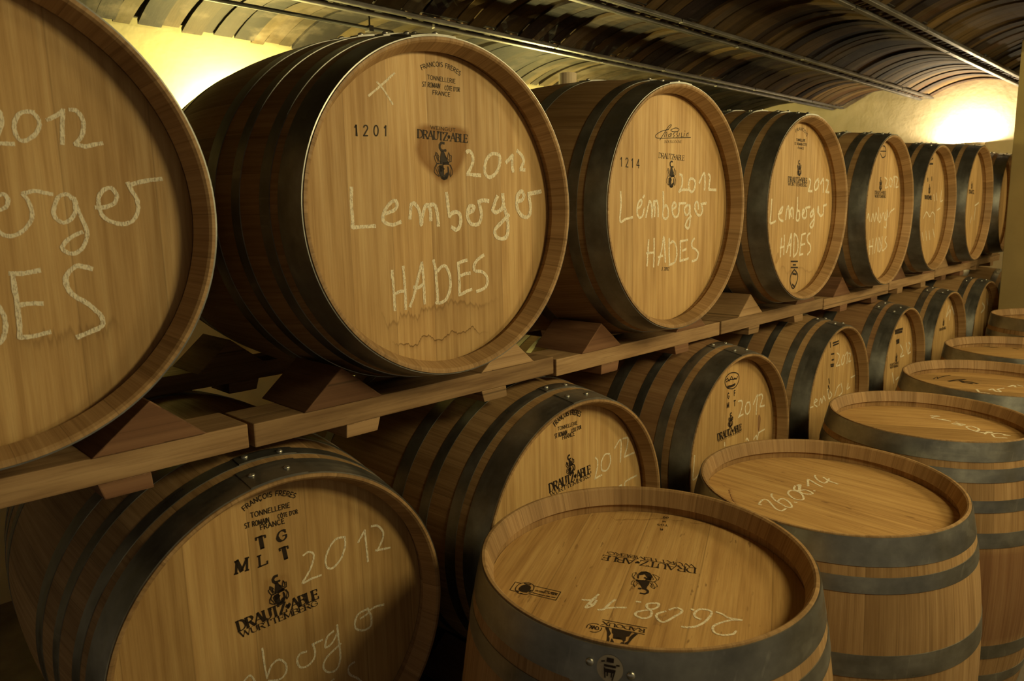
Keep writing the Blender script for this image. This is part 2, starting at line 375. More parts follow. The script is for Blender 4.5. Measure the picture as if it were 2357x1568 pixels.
        st(13, [(620, 1000), (590, 1030), (500, 1040), (455, 960), (436, 880), (470, 868), (490, 790), (540, 830), (575, 890), (550, 920), (560, 975), (612, 1005)], [(492, 800), (502, 900), (545, 1010)], [(530, 850), (545, 940), (570, 990)],
           [(730, 860), (790, 960), (850, 1010)], [(742, 850), (800, 920), (850, 960)], [(850, 1005), (925, 990), (938, 860), (895, 852), (860, 780), (832, 850), (820, 930)], [(862, 790), (892, 900), (880, 990)],
           [(620, 1052), (500, 1050), (432, 1140), (420, 1240), (470, 1290), (552, 1340), (575, 1300), (542, 1200), (530, 1130), (580, 1090)], [(502, 1060), (462, 1150), (505, 1230), (545, 1320)],
           [(810, 1055), (900, 1070), (945, 1170), (945, 1275), (885, 1342), (850, 1250), (842, 1160), (822, 1110)], [(880, 1072), (918, 1150), (892, 1240), (882, 1330)])
        st(24, [(580, 1100), (570, 1250), (612, 1360), (690, 1408), (780, 1380), (826, 1290), (820, 1110)])
        st(56, [(640, 1365), (700, 1385), (760, 1355)], [(598, 1095), (612, 1210)], [(700, 1040), (845, 1030)])
        st(44, [(745, 1292), (802, 1262)], [(650, 1120), (700, 1170)])
    def band(s, d, a, q):
        """stain with a sharp upper edge fading down"""
        lay = s.bm.loops.layers.color.get('soft') or s.bm.loops.layers.color.new('soft')
        P = [V(q[i:i + 2]) for i in range(0, len(q), 2)]; F = []
        for i in range(len(P) - 1):   # jagged subdivision
            for j in range(6):
                t = j / 6; F.append(P[i].lerp(P[i + 1], t) + V((0, random.uniform(-.25, .25) * d)))
        F.append(P[-1])
        for i, (p, q_) in enumerate(zip(F, F[1:])):
            e = min(1, 6 * i / len(F), 6 * (len(F) - 1 - i) / len(F)); e2 = min(1, 6 * (i + 1) / len(F), 6 * (len(F) - 2 - i) / len(F)); e2 = max(e2, 0)
            up = V((0, d * .18)); dn = V((0, -d))
            for o0, a0, o1, a1 in ((up, 0, V((0, 0)), a), (V((0, 0)), a, dn * .3, a * .45), (dn * .3, a * .45, dn * 1.2, 0)):
                vs_ = [s.bm.verts.new((v.x, s.y, v.y)) for v in (p + o0, q_ + o0, q_ + o1, p + o1)]
                f = s.bm.faces.new(vs_)
                for lp, al, ee in zip(f.loops, (a0, a0, a1, a1), (e, e2, e2, e)): lp[lay] = (al * ee,) * 3 + (1,)
    def blob(s, a, c, q):
        lay = s.bm.loops.layers.color.get('soft') or s.bm.loops.layers.color.new('soft')
        P = [V(q[i:i + 2]) for i in range(0, len(q), 2)]; C = V(c); n = len(P)
        F = []
        for i in range(n):
            for j in range(5):
                p0, p1, p2, p3 = P[i - 1], P[i], P[(i + 1) % n], P[(i + 2) % n]; t = j / 5
                F.append(.5 * ((2 * p1) + (p2 - p0) * t + (2 * p0 - 5 * p1 + 4 * p2 - p3) * t * t + (3 * p1 - p0 - 3 * p2 + p3) * t ** 3))
        rings = [(0, a * .75), (.55, a * .85), (.82, a), (.95, a * .55), (1.04, 0)]
        for (r0, a0), (r1, a1) in zip(rings, rings[1:]):
            for i in range(len(F)):
                p, q_ = F[i], F[(i + 1) % len(F)]
                vs_ = [s.bm.verts.new((v.x, s.y, v.y)) for v in (C.lerp(p, r0), C.lerp(q_, r0), C.lerp(q_, r1), C.lerp(p, r1))]
                f = s.bm.faces.new(vs_)
                for lp, al in zip(f.loops, (a0, a0, a1, a1)): lp[lay] = (al,) * 3 + (1,)

# ------------------------------------------------------------------ traced marks, in millimetres on each barrel head
BARRELS={
 'B1':{'C':[0.1501,-0.0027,1.5166],'ax':[0.03888,0.99924,0.0],'a':[0.99924,-0.03888,0.0],'R':0.308,'L':0.9},
 'B2':{'C':[0.9166,-0.0033,1.5155],'ax':[0.05077,0.99871,0.0],'a':[0.99871,-0.05077,0.0],'R':0.3098,'L':0.9},
 'B3':{'C':[1.6927,-0.0075,1.511],'ax':[0.02255,0.99975,0.0],'a':[0.99975,-0.02255,0.0],'R':0.3141,'L':0.9},
 'B4':{'C':[2.4916,-0.001,1.5036],'ax':[0.01427,0.9999,0.0],'a':[0.9999,-0.01427,0.0],'R':0.3062,'L':0.9},
 'B5':{'C':[3.2769,0.0002,1.4877],'ax':[-0.02455,0.9997,0.0],'a':[0.9997,0.02455,0.0],'R':0.3036,'L':0.9},
 'B6':{'C':[3.957,0.0075,1.4907],'ax':[-0.01228,0.99992,0.0],'a':[0.99992,0.01228,0.0],'R':0.2944,'L':0.9},
 'B7':{'C':[4.6578,0.0005,1.5094],'ax':[-0.02463,0.9997,0.0],'a':[0.9997,0.02463,0.0],'R':0.3043,'L':0.9},
 'B8':{'C':[5.311,0.0103,1.5064],'ax':[-0.05669,0.99839,0.0],'a':[0.99839,0.05669,0.0],'R':0.2914,'L':0.9},
 'C1':{'C':[0.5523,0.0264,0.7923],'ax':[0.06105,0.99813,0.0],'a':[0.99813,-0.06105,0.0],'R':0.3035,'L':0.9},
 'C2':{'C':[1.2763,-0.0122,0.7719],'ax':[0.01283,0.99992,0.0],'a':[0.99992,-0.01283,0.0],'R':0.3159,'L':0.9},
 'C3':{'C':[2.0461,-0.0171,0.7678],'ax':[0.01367,0.99991,0.0],'a':[0.99991,-0.01367,0.0],'R':0.307,'L':0.9},
 'C4':{'C':[2.8138,-0.014,0.7652],'ax':[-0.00997,0.99995,0.0],'a':[0.99995,0.00997,0.0],'R':0.3002,'L':0.9},
 'C5':{'C':[3.5236,-0.0223,0.764],'ax':[-0.0183,0.99983,0.0],'a':[0.99983,0.0183,0.0],'R':0.2983,'L':0.9},
 'C6':{'C':[4.2098,-0.0139,0.7668],'ax':[0.00226,1.0,0.0],'a':[1.0,-0.00226,0.0],'R':0.304,'L':0.9},
 'C7':{'C':[4.8016,-0.0216,0.7661],'ax':[0.00313,1.0,0.0],'a':[1.0,-0.00313,0.0],'R':0.3034,'L':0.9},
 'D1':{'C':[0.9961,-0.3764,0.93],'ax':[0.01801,0.03065,-0.99937],'a':[0.99984,0.0,0.01802],'R':0.2832,'L':0.92},
 'D2':{'C':[1.7443,-0.392,0.8532],'ax':[0.02106,0.0274,-0.9994],'a':[0.99978,0.0,0.02107],'R':0.3018,'L':0.8427},
 'D3':{'C':[2.458,-0.4127,0.8745],'ax':[-0.0028,0.01847,-0.99983],'a':[1.0,0.0,-0.00281],'R':0.2849,'L':0.8688},
 'D4':{'C':[3.1649,-0.4337,0.8716],'ax':[0.00561,0.01384,-0.99989],'a':[0.99998,0.0,0.00561],'R':0.3049,'L':0.8667},
 'D5':{'C':[3.9206,-0.3893,0.868],'ax':[-0.00323,0.00547,-0.99998],'a':[0.99999,0.0,-0.00323],'R':0.3126,'L':0.8655},
 'D6':{'C':[4.6305,-0.4115,0.9362],'ax':[-0.00986,0.00082,-0.99995],'a':[0.99995,0.0,-0.00986],'R':0.3078,'L':0.9327},
}
CHALK={
 'B2':[('chalk_year',[(6.8,[70.0,113.1,74.5,115.8,80.0,113.5,84.7,106.9,85.0,97.5,80.0,84.6,70.5,71.6]),(6.8,[69.4,70.8,85.0,70.1,103.2,69.7]),(7.0,[155.0,109.3,149.2,112.6,132.6,111.1,120.6,101.2,115.0,87.2,116.1,73.4,122.8,66.9,133.4,67.6,146.8,77.5,154.5,91.8,156.1,105.9,152.7,111.0]),(7.2,[172.7,96.7,191.5,111.5]),(7.3,[190.8,111.5,189.3,94.5,191.8,78.5]),(7.4,[204.2,120.9,212.8,115.0,220.2,107.1,221.2,98.1,213.3,84.4]),(7.4,[212.0,83.5,224.6,82.5])]),('chalk_name',[(6.4,[-190.0,43.2,-191.6,13.0,-191.3,-17.6,-192.6,-22.9,-190.1,-25.3,-175.0,-24.9,-145.9,-24.1]),(6.7,[-127.0,-2.5,-114.7,-0.3,-101.0,5.9,-97.1,13.8,-100.2,20.2,-109.9,17.8,-121.8,6.1,-128.2,-6.4,-127.8,-15.9,-119.7,-20.8,-108.4,-22.7,-90.8,-18.3]),(7.1,[-69.9,-12.3,-68.2,2.3,-65.6,13.6,-59.5,15.2,-51.9,8.6,-46.5,-4.5,-45.4,-22.6,-41.6,-7.9,-35.7,8.4,-27.4,11.7,-22.8,0.1,-22.6,-16.5]),(7.3,[-30.5,10.9,-12.9,11.5,-7.3,-1.8,-5.4,-27.0]),(7.4,[16.6,34.8,18.9,14.7,21.6,-10.7]),(7.6,[22.0,-10.7,28.8,-4.0,42.0,-2.5,49.3,-11.2,47.6,-26.6,39.4,-35.9,26.5,-31.2]),(7.7,[66.3,-4.6,80.0,0.4,83.7,7.3,75.9,10.0,67.6,0.6,67.1,-13.2,73.4,-23.8,85.8,-27.6,97.5,-22.6,102.7,-6.9,99.8,7.2,96.7,17.7]),(7.8,[95.5,17.7,108.3,20.2,122.3,18.4]),(8.1,[146.4,28.1,137.5,12.1,133.5,-0.3,142.9,-4.0,157.6,3.0,162.8,13.7]),(8.2,[161.0,32.5,162.8,13.7,170.6,-11.6,173.7,-31.6,170.6,-51.6,158.1,-58.4,142.4,-54.2,136.9,-41.4,149.3,-29.2,176.9,-9.9]),(8.3,[200.1,17.2,215.4,20.7,220.7,29.9,213.3,38.1,203.0,29.9,199.9,11.7,205.8,-4.8,219.6,-14.3,233.8,-12.7,239.4,4.0,234.9,31.8]),(8.6,[233.7,32.7,249.3,35.5,270.5,38.4])]),('chalk_word',[(5.8,[-114.5,-106.0,-115.0,-114.6,-113.4,-136.6,-113.1,-179.9]),(5.9,[-90.4,-100.0,-88.8,-124.1,-88.1,-153.2,-89.0,-180.4]),(5.8,[-111.9,-149.2,-100.4,-146.3,-90.0,-145.8]),(6.0,[-78.9,-176.1,-68.3,-155.0,-58.5,-126.4,-48.0,-95.8]),(6.0,[-47.4,-94.8,-45.5,-127.3,-44.8,-174.0]),(6.0,[-68.7,-140.3,-58.2,-142.1,-47.2,-137.1]),(6.2,[-20.1,-92.5,-16.6,-109.6,-15.0,-139.6,-13.8,-165.9,-17.3,-175.6]),(6.3,[-11.9,-113.9,-2.9,-106.5,7.2,-105.1,14.3,-115.6,18.7,-132.1,16.5,-152.3,6.8,-169.8,-6.1,-175.7,-17.3,-175.6]),(6.4,[39.3,-101.0,40.7,-128.6,40.4,-165.7]),(6.4,[39.3,-101.5,51.1,-98.6,61.7,-97.2]),(6.5,[43.4,-126.8,57.9,-123.7,68.5,-123.4]),(6.5,[40.5,-164.6,56.4,-159.8,71.3,-155.8]),(6.6,[105.7,-89.2,93.9,-94.8,82.7,-103.5,79.0,-113.7,83.4,-120.2,98.3,-122.3,110.4,-130.5,114.1,-142.4,109.5,-153.7,96.9,-159.0,84.6,-161.2])]),('chalk_cross',[(3.6,[-89.3,244.2,-117.7,221.3,-145.3,200.3]),(3.6,[-127.1,225.3,-113.3,212.7,-96.2,190.0])])],
 'B3':[('chalk_year',[(6.6,[54.1,91.6,64.4,89.0,67.6,76.7,65.3,61.5,52.1,45.3]),(6.6,[52.0,46.2,72.5,51.1,98.6,51.3]),(6.8,[129.9,72.8,120.6,80.4,104.7,80.2,98.1,67.6,102.1,52.2,114.8,45.6,126.9,54.4,131.0,69.9]),(7.0,[150.5,70.2,174.3,98.0,179.2,70.6,178.1,51.8]),(7.1,[196.7,95.5,205.3,88.8,203.4,72.9,200.4,54.9]),(7.2,[200.5,52.9,238.6,52.2])]),('chalk_name',[(5.8,[-200.2,44.9,-198.6,13.6,-201.2,-26.6,-179.6,-21.8,-151.8,-17.8]),(6.0,[-132.6,2.4,-120.6,7.7,-113.2,18.5,-116.3,24.8,-126.8,18.5,-132.6,4.2,-130.9,-11.9,-123.3,-19.3,-111.2,-15.9,-102.3,3.9]),(6.1,[-108.8,31.0,-102.7,35.5]),(6.2,[-95.8,-18.9,-88.4,3.8,-79.4,21.9,-71.3,7.3,-69.3,-18.4,-66.5,3.6,-60.6,21.9,-57.0,3.5,-58.2,-17.7]),(6.3,[-58.9,20.0,-47.9,21.8,-42.7,3.3,-42.3,-18.0]),(6.5,[-20.4,45.8,-18.7,12.4,-21.3,-17.4,-9.7,-24.2,1.8,-19.7,3.0,-0.9,-7.2,10.5,-18.5,3.1]),(6.5,[19.5,0.8,36.3,4.5,37.7,13.9,27.5,16.8,21.1,4.6,24.9,-12.5,37.0,-21.3,50.4,-14.8,53.3,2.4,54.7,15.7]),(6.7,[53.0,14.8,85.8,15.6]),(6.8,[103.6,9.7,91.3,9.7,79.3,0.2,86.8,-15.4,100.8,-11.7,104.7,9.6,108.2,-21.6,105.5,-45.0,96.9,-52.7,86.0,-44.5,96.1,-29.2,113.5,-19.7]),(6.9,[148.9,-0.5,144.6,17.2,133.8,16.3,130.7,1.6,140.3,-12.3,156.9,-18.5,169.4,-6.7,163.1,13.2])]),('chalk_word',[(7.1,[161.2,12.2,189.0,15.0]),(5.7,[-82.4,-77.1,-85.0,-106.6,-88.2,-143.7]),(5.8,[-58.7,-74.3,-58.1,-108.0,-59.6,-148.4]),(5.8,[-91.2,-111.0,-58.1,-110.8]),(5.9,[-39.7,-144.9,-24.2,-105.9,-15.1,-72.1,-9.4,-106.6,-7.0,-139.2]),(5.9,[-40.1,-124.0,-18.9,-121.3]),(6.0,[9.8,-76.9,10.7,-111.4,13.3,-148.2]),(6.1,[15.2,-90.5,28.6,-85.3,42.6,-99.4,46.7,-122.9,36.9,-141.9,10.0,-148.0]),(6.1,[62.9,-86.7,63.7,-114.0,62.8,-140.5]),(6.2,[62.9,-86.7,97.9,-84.1]),(6.2,[74.2,-112.6,91.6,-108.5]),(6.3,[62.8,-140.5,103.2,-134.9]),(6.4,[131.9,-81.5,119.6,-90.9,121.9,-105.0,142.3,-113.9,151.9,-124.5,145.1,-140.2,121.5,-143.9])])],
 'B4':[('chalk_year',[(7.9,[84.4,101.4,98.0,96.5,95.5,81.2,85.5,63.3]),(8.0,[82.8,60.7,115.6,60.9]),(8.1,[159.4,104.0,142.1,94.6,131.7,79.0,139.3,64.9,159.7,74.1,163.2,97.5]),(8.3,[179.9,87.4,203.0,103.4,205.2,57.5]),(8.4,[225.4,101.1,245.2,96.2,241.0,77.6,227.1,60.2]),(8.5,[227.2,58.9,256.3,57.7])]),('chalk_name',[(7.2,[-181.1,33.0,-183.1,-5.1,-185.3,-42.2,-149.5,-37.0]),(7.3,[-132.9,-16.7,-109.8,-8.5,-103.2,8.5,-123.3,-5.9,-129.7,-22.8,-118.2,-34.0,-96.5,-38.1]),(7.6,[-77.9,-33.6,-74.9,-6.5,-62.9,10.7,-55.8,-6.7,-51.0,-29.1,-45.2,-1.9,-29.0,2.9,-23.0,-30.9]),(7.6,[-47.5,-6.8,-37.6,-24.4]),(7.8,[4.0,39.0,4.7,2.6,-0.3,-32.6,14.5,-39.2,24.9,-28.0,20.0,-7.7,2.9,-7.5]),(7.9,[47.0,-18.2,60.6,-8.2,48.4,-2.9,44.1,-18.2,54.2,-31.1,74.5,-28.9,78.5,-11.0,68.2,3.2]),(8.0,[71.1,3.2,103.4,6.8]),(8.2,[125.9,-6.4,111.6,-14.0,110.0,-27.0,127.6,-22.1,131.4,-1.3,140.7,-30.1,137.4,-56.3,120.3,-66.3,110.1,-55.6,141.3,-35.4]),(8.3,[175.4,-9.6,170.5,6.2,166.1,-9.5,192.9,-25.8,214.1,-18.1,213.8,11.2])]),('chalk_word',[(8.5,[214.1,8.5,239.0,13.7]),(6.6,[-102.3,-94.7,-104.9,-126.8,-105.0,-156.7]),(6.7,[-83.1,-85.5,-81.5,-115.4,-82.8,-150.4]),(6.7,[-110.2,-126.6,-80.9,-123.0]),(6.8,[-62.6,-143.9,-43.8,-107.0,-32.2,-82.2,-31.7,-117.6,-33.5,-158.1]),(6.8,[-58.9,-123.9,-31.7,-117.6]),(6.9,[-9.7,-83.0,-9.1,-118.6,-7.8,-162.1]),(7.0,[-9.7,-83.0,11.3,-93.9,22.5,-119.9,16.6,-147.9,-7.8,-162.1]),(7.0,[48.2,-87.5,42.8,-120.8,37.7,-156.8]),(7.1,[48.3,-88.8,77.3,-84.6]),(7.1,[43.1,-123.4,75.1,-120.9]),(7.1,[37.8,-158.1,63.9,-155.6]),(7.3,[113.2,-84.4,93.2,-94.2,95.1,-112.6,117.7,-126.7,122.7,-145.4,100.1,-160.1])])],
 'B1':[('chalk_year',[(4.7,[65.1,126.1,70.6,128.9,72.6,123.0,70.8,111.9,63.0,90.6,68.3,90.3,81.6,90.3]),(4.8,[107.6,130.4,98.7,130.4,90.0,125.4,84.9,114.0,85.1,101.6,89.2,95.0,97.0,96.0,106.8,104.1,111.9,114.4,110.8,124.4,105.3,130.3]),(5.0,[121.2,122.0,130.9,127.1,139.2,134.0]),(5.0,[140.2,136.0,138.0,116.1,135.0,92.8]),(5.2,[148.2,136.6,155.2,135.9,160.4,129.2,162.3,118.9,159.1,105.6,150.0,93.4]),(5.2,[150.0,93.4,161.1,90.7,169.9,93.0,181.9,95.6])]),('chalk_name',[(4.8,[51.2,7.4,63.5,12.3,67.6,19.9,65.8,27.4,60.0,28.0,52.5,18.7,50.7,-6.4,54.6,-18.5,65.9,-23.3,78.6,-17.3,89.0,-4.7,91.6,8.2,88.5,21.1,83.9,28.7]),(5.0,[84.0,29.4,97.7,32.6,107.6,30.7,116.6,28.8]),(5.2,[138.3,23.5,132.9,28.8,123.1,24.9,116.5,11.8,115.9,1.3,123.1,-7.4,132.8,-5.0,140.6,6.2,140.7,23.5,143.8,7.5,150.1,-12.8,151.1,-26.4,144.6,-41.0,132.9,-48.6,123.7,-45.5,120.9,-38.6,130.3,-28.3,145.6,-20.7]),(5.4,[165.6,11.3,177.5,11.9,188.1,16.6,193.0,26.2,187.6,36.5,177.3,34.3,170.0,23.5,169.8,9.9,173.6,-1.0,183.0,-8.1,195.6,-11.2,209.1,-7.3,217.6,5.2,218.0,22.0,212.0,34.6,208.4,44.2]),(5.6,[208.7,40.8,229.1,46.6,253.2,50.4]),(5.8,[62.0,-69.6,61.9,-89.1,62.6,-114.7,60.4,-152.3])]),('chalk_word',[(5.8,[59.1,-69.8,74.8,-70.5,91.6,-68.2]),(5.9,[65.2,-110.7,74.7,-109.9,89.8,-110.9]),(6.0,[60.4,-152.3,75.1,-152.1,94.2,-149.2]),(6.3,[152.0,-70.0,142.0,-66.3,134.2,-65.3,125.8,-71.4,120.1,-80.7,120.4,-92.2,126.2,-103.3,137.1,-112.4,145.9,-120.5,155.2,-132.4,158.5,-143.8,153.3,-150.5,139.8,-155.3,125.2,-159.8]),(5.8,[34.8,-99.3,43.6,-112.8,47.0,-125.8,45.8,-142.7,40.2,-154.0,31.4,-157.9])])],
 'C1':[('chalk_year',[(3.7,[42.0,133.6,52.6,136.4,61.6,129.2,58.3,112.4,47.5,95.0,37.2,82.8,53.1,84.5,73.5,84.8]),(3.8,[125.9,141.6,107.0,143.3,91.8,128.9,83.9,110.1,87.2,94.0,99.0,91.0,115.5,103.8,124.8,124.7,124.8,142.0]),(4.0,[152.0,122.5,167.2,141.9]),(4.0,[167.2,141.9,168.7,110.5,170.2,77.7]),(4.1,[181.5,145.3,194.4,142.4,205.6,127.9,204.7,112.4,191.4,92.0]),(4.2,[187.9,94.2,220.4,89.3])]),('chalk_name',[(4.1,[146.9,-30.9,165.0,-25.5,163.3,-15.7]),(4.1,[163.1,-17.9,144.1,-19.6,135.0,-34.1,137.6,-48.8,153.5,-57.6,168.1,-54.3,170.3,-36.8,166.3,-23.7]),(4.1,[165.2,-22.2,179.8,-19.8,199.2,-22.6]),(3.9,[90.6,-33.0,76.8,-39.6,72.2,-57.6,84.5,-56.1,96.7,-41.1]),(3.9,[97.9,-23.8,99.2,-55.6,100.3,-89.8,92.0,-111.1,74.1,-109.8,65.2,-94.6,74.1,-78.4,103.1,-64.0]),(3.8,[34.8,-50.4,22.1,-49.4,16.1,-59.8,20.3,-74.6,34.8,-78.9,48.4,-69.5,50.7,-52.9,47.3,-40.5]),(3.9,[47.2,-41.5,66.8,-40.9]),(3.6,[-44.8,-9.0,-43.2,-38.0,-40.7,-68.7]),(3.7,[-40.6,-66.7,-31.1,-47.6,-16.6,-43.3,-5.5,-56.8,-6.7,-73.4,-19.5,-80.5,-39.1,-73.7]),(3.5,[-104.9,-53.8,-90.0,-54.5,-86.8,-62.2]),(3.5,[-86.7,-60.2,-70.4,-48.9,-61.3,-67.7])]),('chalk_word',[(4.1,[128.7,-113.7,116.8,-117.6,116.9,-133.7,133.4,-150.5,145.4,-167.7]),(4.0,[70.3,-132.9,84.0,-129.0])])],
 'D1':[('chalk_date',[(4.1,[-129.5,31.0,-120.0,20.0,-98.4,21.7]),(4.0,[-108.0,18.8,-130.2,16.4,-143.6,11.7,-131.1,8.0,-115.0,13.2]),(4.1,[-111.4,19.1,-131.1,14.2,-125.3,8.1]),(4.1,[-135.0,-6.5,-127.2,-11.6,-108.7,-9.2,-91.5,-8.2]),(4.0,[-123.1,-12.8,-111.6,-21.8,-98.9,-35.1]),(4.1,[-72.8,-36.7,-69.5,-42.4]),(4.0,[-75.9,-68.3,-75.5,-59.5,-66.2,-53.8,-57.4,-59.9,-53.8,-66.7,-64.9,-70.7,-77.6,-66.6,-90.0,-58.2,-99.9,-55.3,-106.7,-60.2,-105.4,-71.9,-95.7,-77.6,-84.7,-74.3,-78.5,-68.7]),(3.9,[-64.1,-86.8,-77.4,-81.9,-86.4,-84.4,-93.0,-95.0,-90.0,-102.5,-69.3,-105.2,-50.7,-106.9,-43.0,-102.8,-43.8,-94.3,-56.4,-88.7]),(4.0,[-30.2,-113.1,-30.5,-117.3]),(3.9,[-45.5,-138.9,-45.3,-130.3,-37.9,-123.2,-23.9,-122.7,-16.5,-129.0,-14.7,-138.5,-21.3,-143.6,-43.1,-147.2,-64.7,-144.6,-77.5,-136.8,-82.8,-128.4]),(3.8,[-10.1,-146.3,-9.3,-156.2,-11.3,-168.8,-3.3,-185.9,-12.8,-175.9,-29.3,-167.4,-44.2,-163.2,-55.2,-165.7,-62.3,-174.8,-58.1,-186.0,-46.4,-194.2,-36.0,-194.1])])],
 'D2':[('chalk_date',[(5.0,[-139.1,99.2,-138.3,105.8,-114.4,110.3,-103.3,107.8,-106.0,97.4,-121.9,80.6,-136.7,63.5,-139.7,52.3,-135.5,47.7,-118.9,47.8]),(4.9,[-59.1,111.0,-73.7,105.0,-91.0,88.7,-101.2,69.3,-109.7,48.8,-103.8,40.6,-88.9,48.5,-73.3,65.6,-70.5,78.1,-80.6,81.3,-92.6,79.0]),(5.0,[-71.3,48.2,-68.6,43.4]),(5.1,[-5.1,78.6,-11.8,85.9,-28.6,83.9,-43.0,71.6,-52.7,54.9,-49.1,43.2,-39.0,40.0,-21.8,48.6,-6.8,64.2,-3.5,74.8]),(5.3,[26.1,90.4,2.9,82.2,2.3,70.6,27.4,80.5,33.3,86.7,40.6,83.0,12.6,71.7,1.1,67.8,-6.9,56.3,-4.8,46.0,7.4,36.8,16.2,47.3,17.5,60.2,6.6,67.9]),(5.3,[28.3,42.3,26.3,40.4]),(5.6,[45.9,64.6,70.3,76.3,88.3,82.9,80.2,65.5,70.8,50.1,66.4,38.0]),(5.5,[129.3,82.8,115.2,75.7,98.0,59.1,92.7,45.5,102.3,41.5,130.2,45.9]),(5.6,[129.1,60.5,115.5,40.0,110.4,15.4])])],
 'D3':[('chalk_date',[(7.1,[162.3,37.0,174.4,16.9,143.0,27.7,138.1,10.8,137.9,-24.8,144.3,-2.8]),(7.0,[141.4,-42.6,138.9,-47.0]),(6.9,[111.5,-39.1,106.9,-55.0,109.2,-64.2,122.8,-51.0,122.5,-43.7,127.3,-69.5,109.2,-64.2]),(6.6,[104.8,-79.9,121.2,-90.4,104.9,-113.3,75.6,-115.3,78.0,-98.3,99.6,-81.1]),(6.5,[68.8,-114.6,70.1,-135.2,91.6,-151.3,87.5,-140.6,57.0,-140.5]),(6.4,[71.5,-155.6,94.2,-166.8,91.8,-183.1,92.6,-196.5,86.8,-184.2]),(6.3,[67.4,-157.7,44.2,-170.6,57.7,-196.8])])],
 'D4':[('chalk_date',[(7.3,[-39.1,43.3,-76.3,26.1,-75.0,-4.4]),(7.4,[-17.1,8.3,6.1,2.0,-24.5,-13.0,-19.4,-28.7,11.2,-13.8,48.4,-25.8]),(7.7,[81.9,-33.2,117.9,-43.0,91.1,-53.9]),(7.6,[134.3,-51.2,123.5,-70.1])])],
 'C2':[('chalk_year',[(4.3,[102.7,141.9,111.3,130.8,109.6,113.1,100.3,86.7]),(4.4,[100.3,87.4,128.8,89.9]),(4.4,[159.5,136.9,139.9,139.9,126.1,123.4,128.8,102.7,148.3,97.6,162.4,114.1,161.2,132.8]),(4.5,[179.3,146.7,205.2,162.7,203.8,103.6]),(4.6,[213.9,164.4,234.6,161.5,231.8,137.8,220.2,114.4]),(4.7,[220.2,113.7,263.3,115.1])]),('chalk_name',[(4.6,[191.3,37.5,208.8,40.1,205.9,33.4]),(4.7,[223.7,30.3,226.6,44.7,275.1,48.8])])],
 'C3':[('chalk_year',[(5.5,[47.7,142.1,67.4,139.5,72.3,124.6,64.6,105.8,51.0,88.3]),(5.5,[50.8,90.9,80.3,92.4]),(5.5,[120.8,124.0,103.0,126.2,91.5,110.5,100.3,90.7,115.5,90.2,124.7,103.8,120.9,122.7]),(5.7,[144.6,112.8,169.6,139.2,168.0,110.8,167.0,74.3]),(5.8,[179.3,136.1,200.4,136.0,206.6,124.3,199.5,112.5,190.1,95.9]),(5.8,[190.1,95.9,222.3,93.4])]),('chalk_name',[(4.9,[-201.6,26.0,-204.7,-4.3,-207.3,-46.9,-175.8,-38.5]),(5.3,[-31.3,26.0,-29.7,13.1]),(5.6,[103.6,1.8,110.9,5.3,121.8,-5.1]),(5.8,[155.5,-7.7,173.2,1.5,179.5,-13.3,188.5,8.6]),(5.9,[188.6,7.3,228.6,10.3])])],
 'C4':[('chalk_year',[(5.4,[67.0,181.8,92.3,168.7,83.5,146.8,68.1,130.7,103.6,129.6]),(5.5,[134.6,164.6,119.3,145.8,128.1,125.6,150.1,141.0,141.1,161.2]),(5.6,[153.6,159.3,176.8,167.6,177.3,122.4]),(5.7,[189.8,163.3,212.2,155.2,194.8,129.1,220.0,127.6])]),('chalk_name',[(5.1,[-170.5,11.2,-138.8,9.1]),(5.1,[-135.0,21.8,-103.3,24.4,-120.6,34.6,-129.0,16.1,-100.5,1.3]),(5.2,[-84.5,2.5,-71.1,27.1,-57.5,6.2,-44.0,31.0,-24.5,8.8]),(5.4,[-7.5,51.5,9.0,11.4,36.5,20.0,17.0,37.7]),(5.5,[67.0,9.4,86.6,38.6,115.1,47.6]),(5.6,[126.7,50.2,144.0,13.6,109.5,1.1]),(5.7,[202.3,36.5,193.1,14.0,223.8,18.0]),(5.9,[230.8,55.7,275.2,57.7])])],
 'C5':[('chalk_year',[(7.1,[75.9,114.7,116.7,81.5,87.8,58.6,139.3,56.1]),(7.3,[161.2,113.5,189.3,65.1]),(7.3,[197.2,108.5,227.2,93.1,199.7,58.0,240.6,57.4])]),('chalk_name',[(7.0,[-15.1,-0.5,20.4,-55.5]),(7.1,[42.5,-43.1,82.7,-36.5])])],
 'C6':[('chalk_year',[(8.4,[130.4,218.1,94.2,160.4,158.5,190.4,152.4,135.1]),(8.6,[174.9,207.3,241.9,156.3])])],
 'C7':[('chalk_year',[(9.8,[72.5,164.8,133.2,131.2,65.5,108.0]),(9.9,[167.6,182.5,208.0,137.1])])],
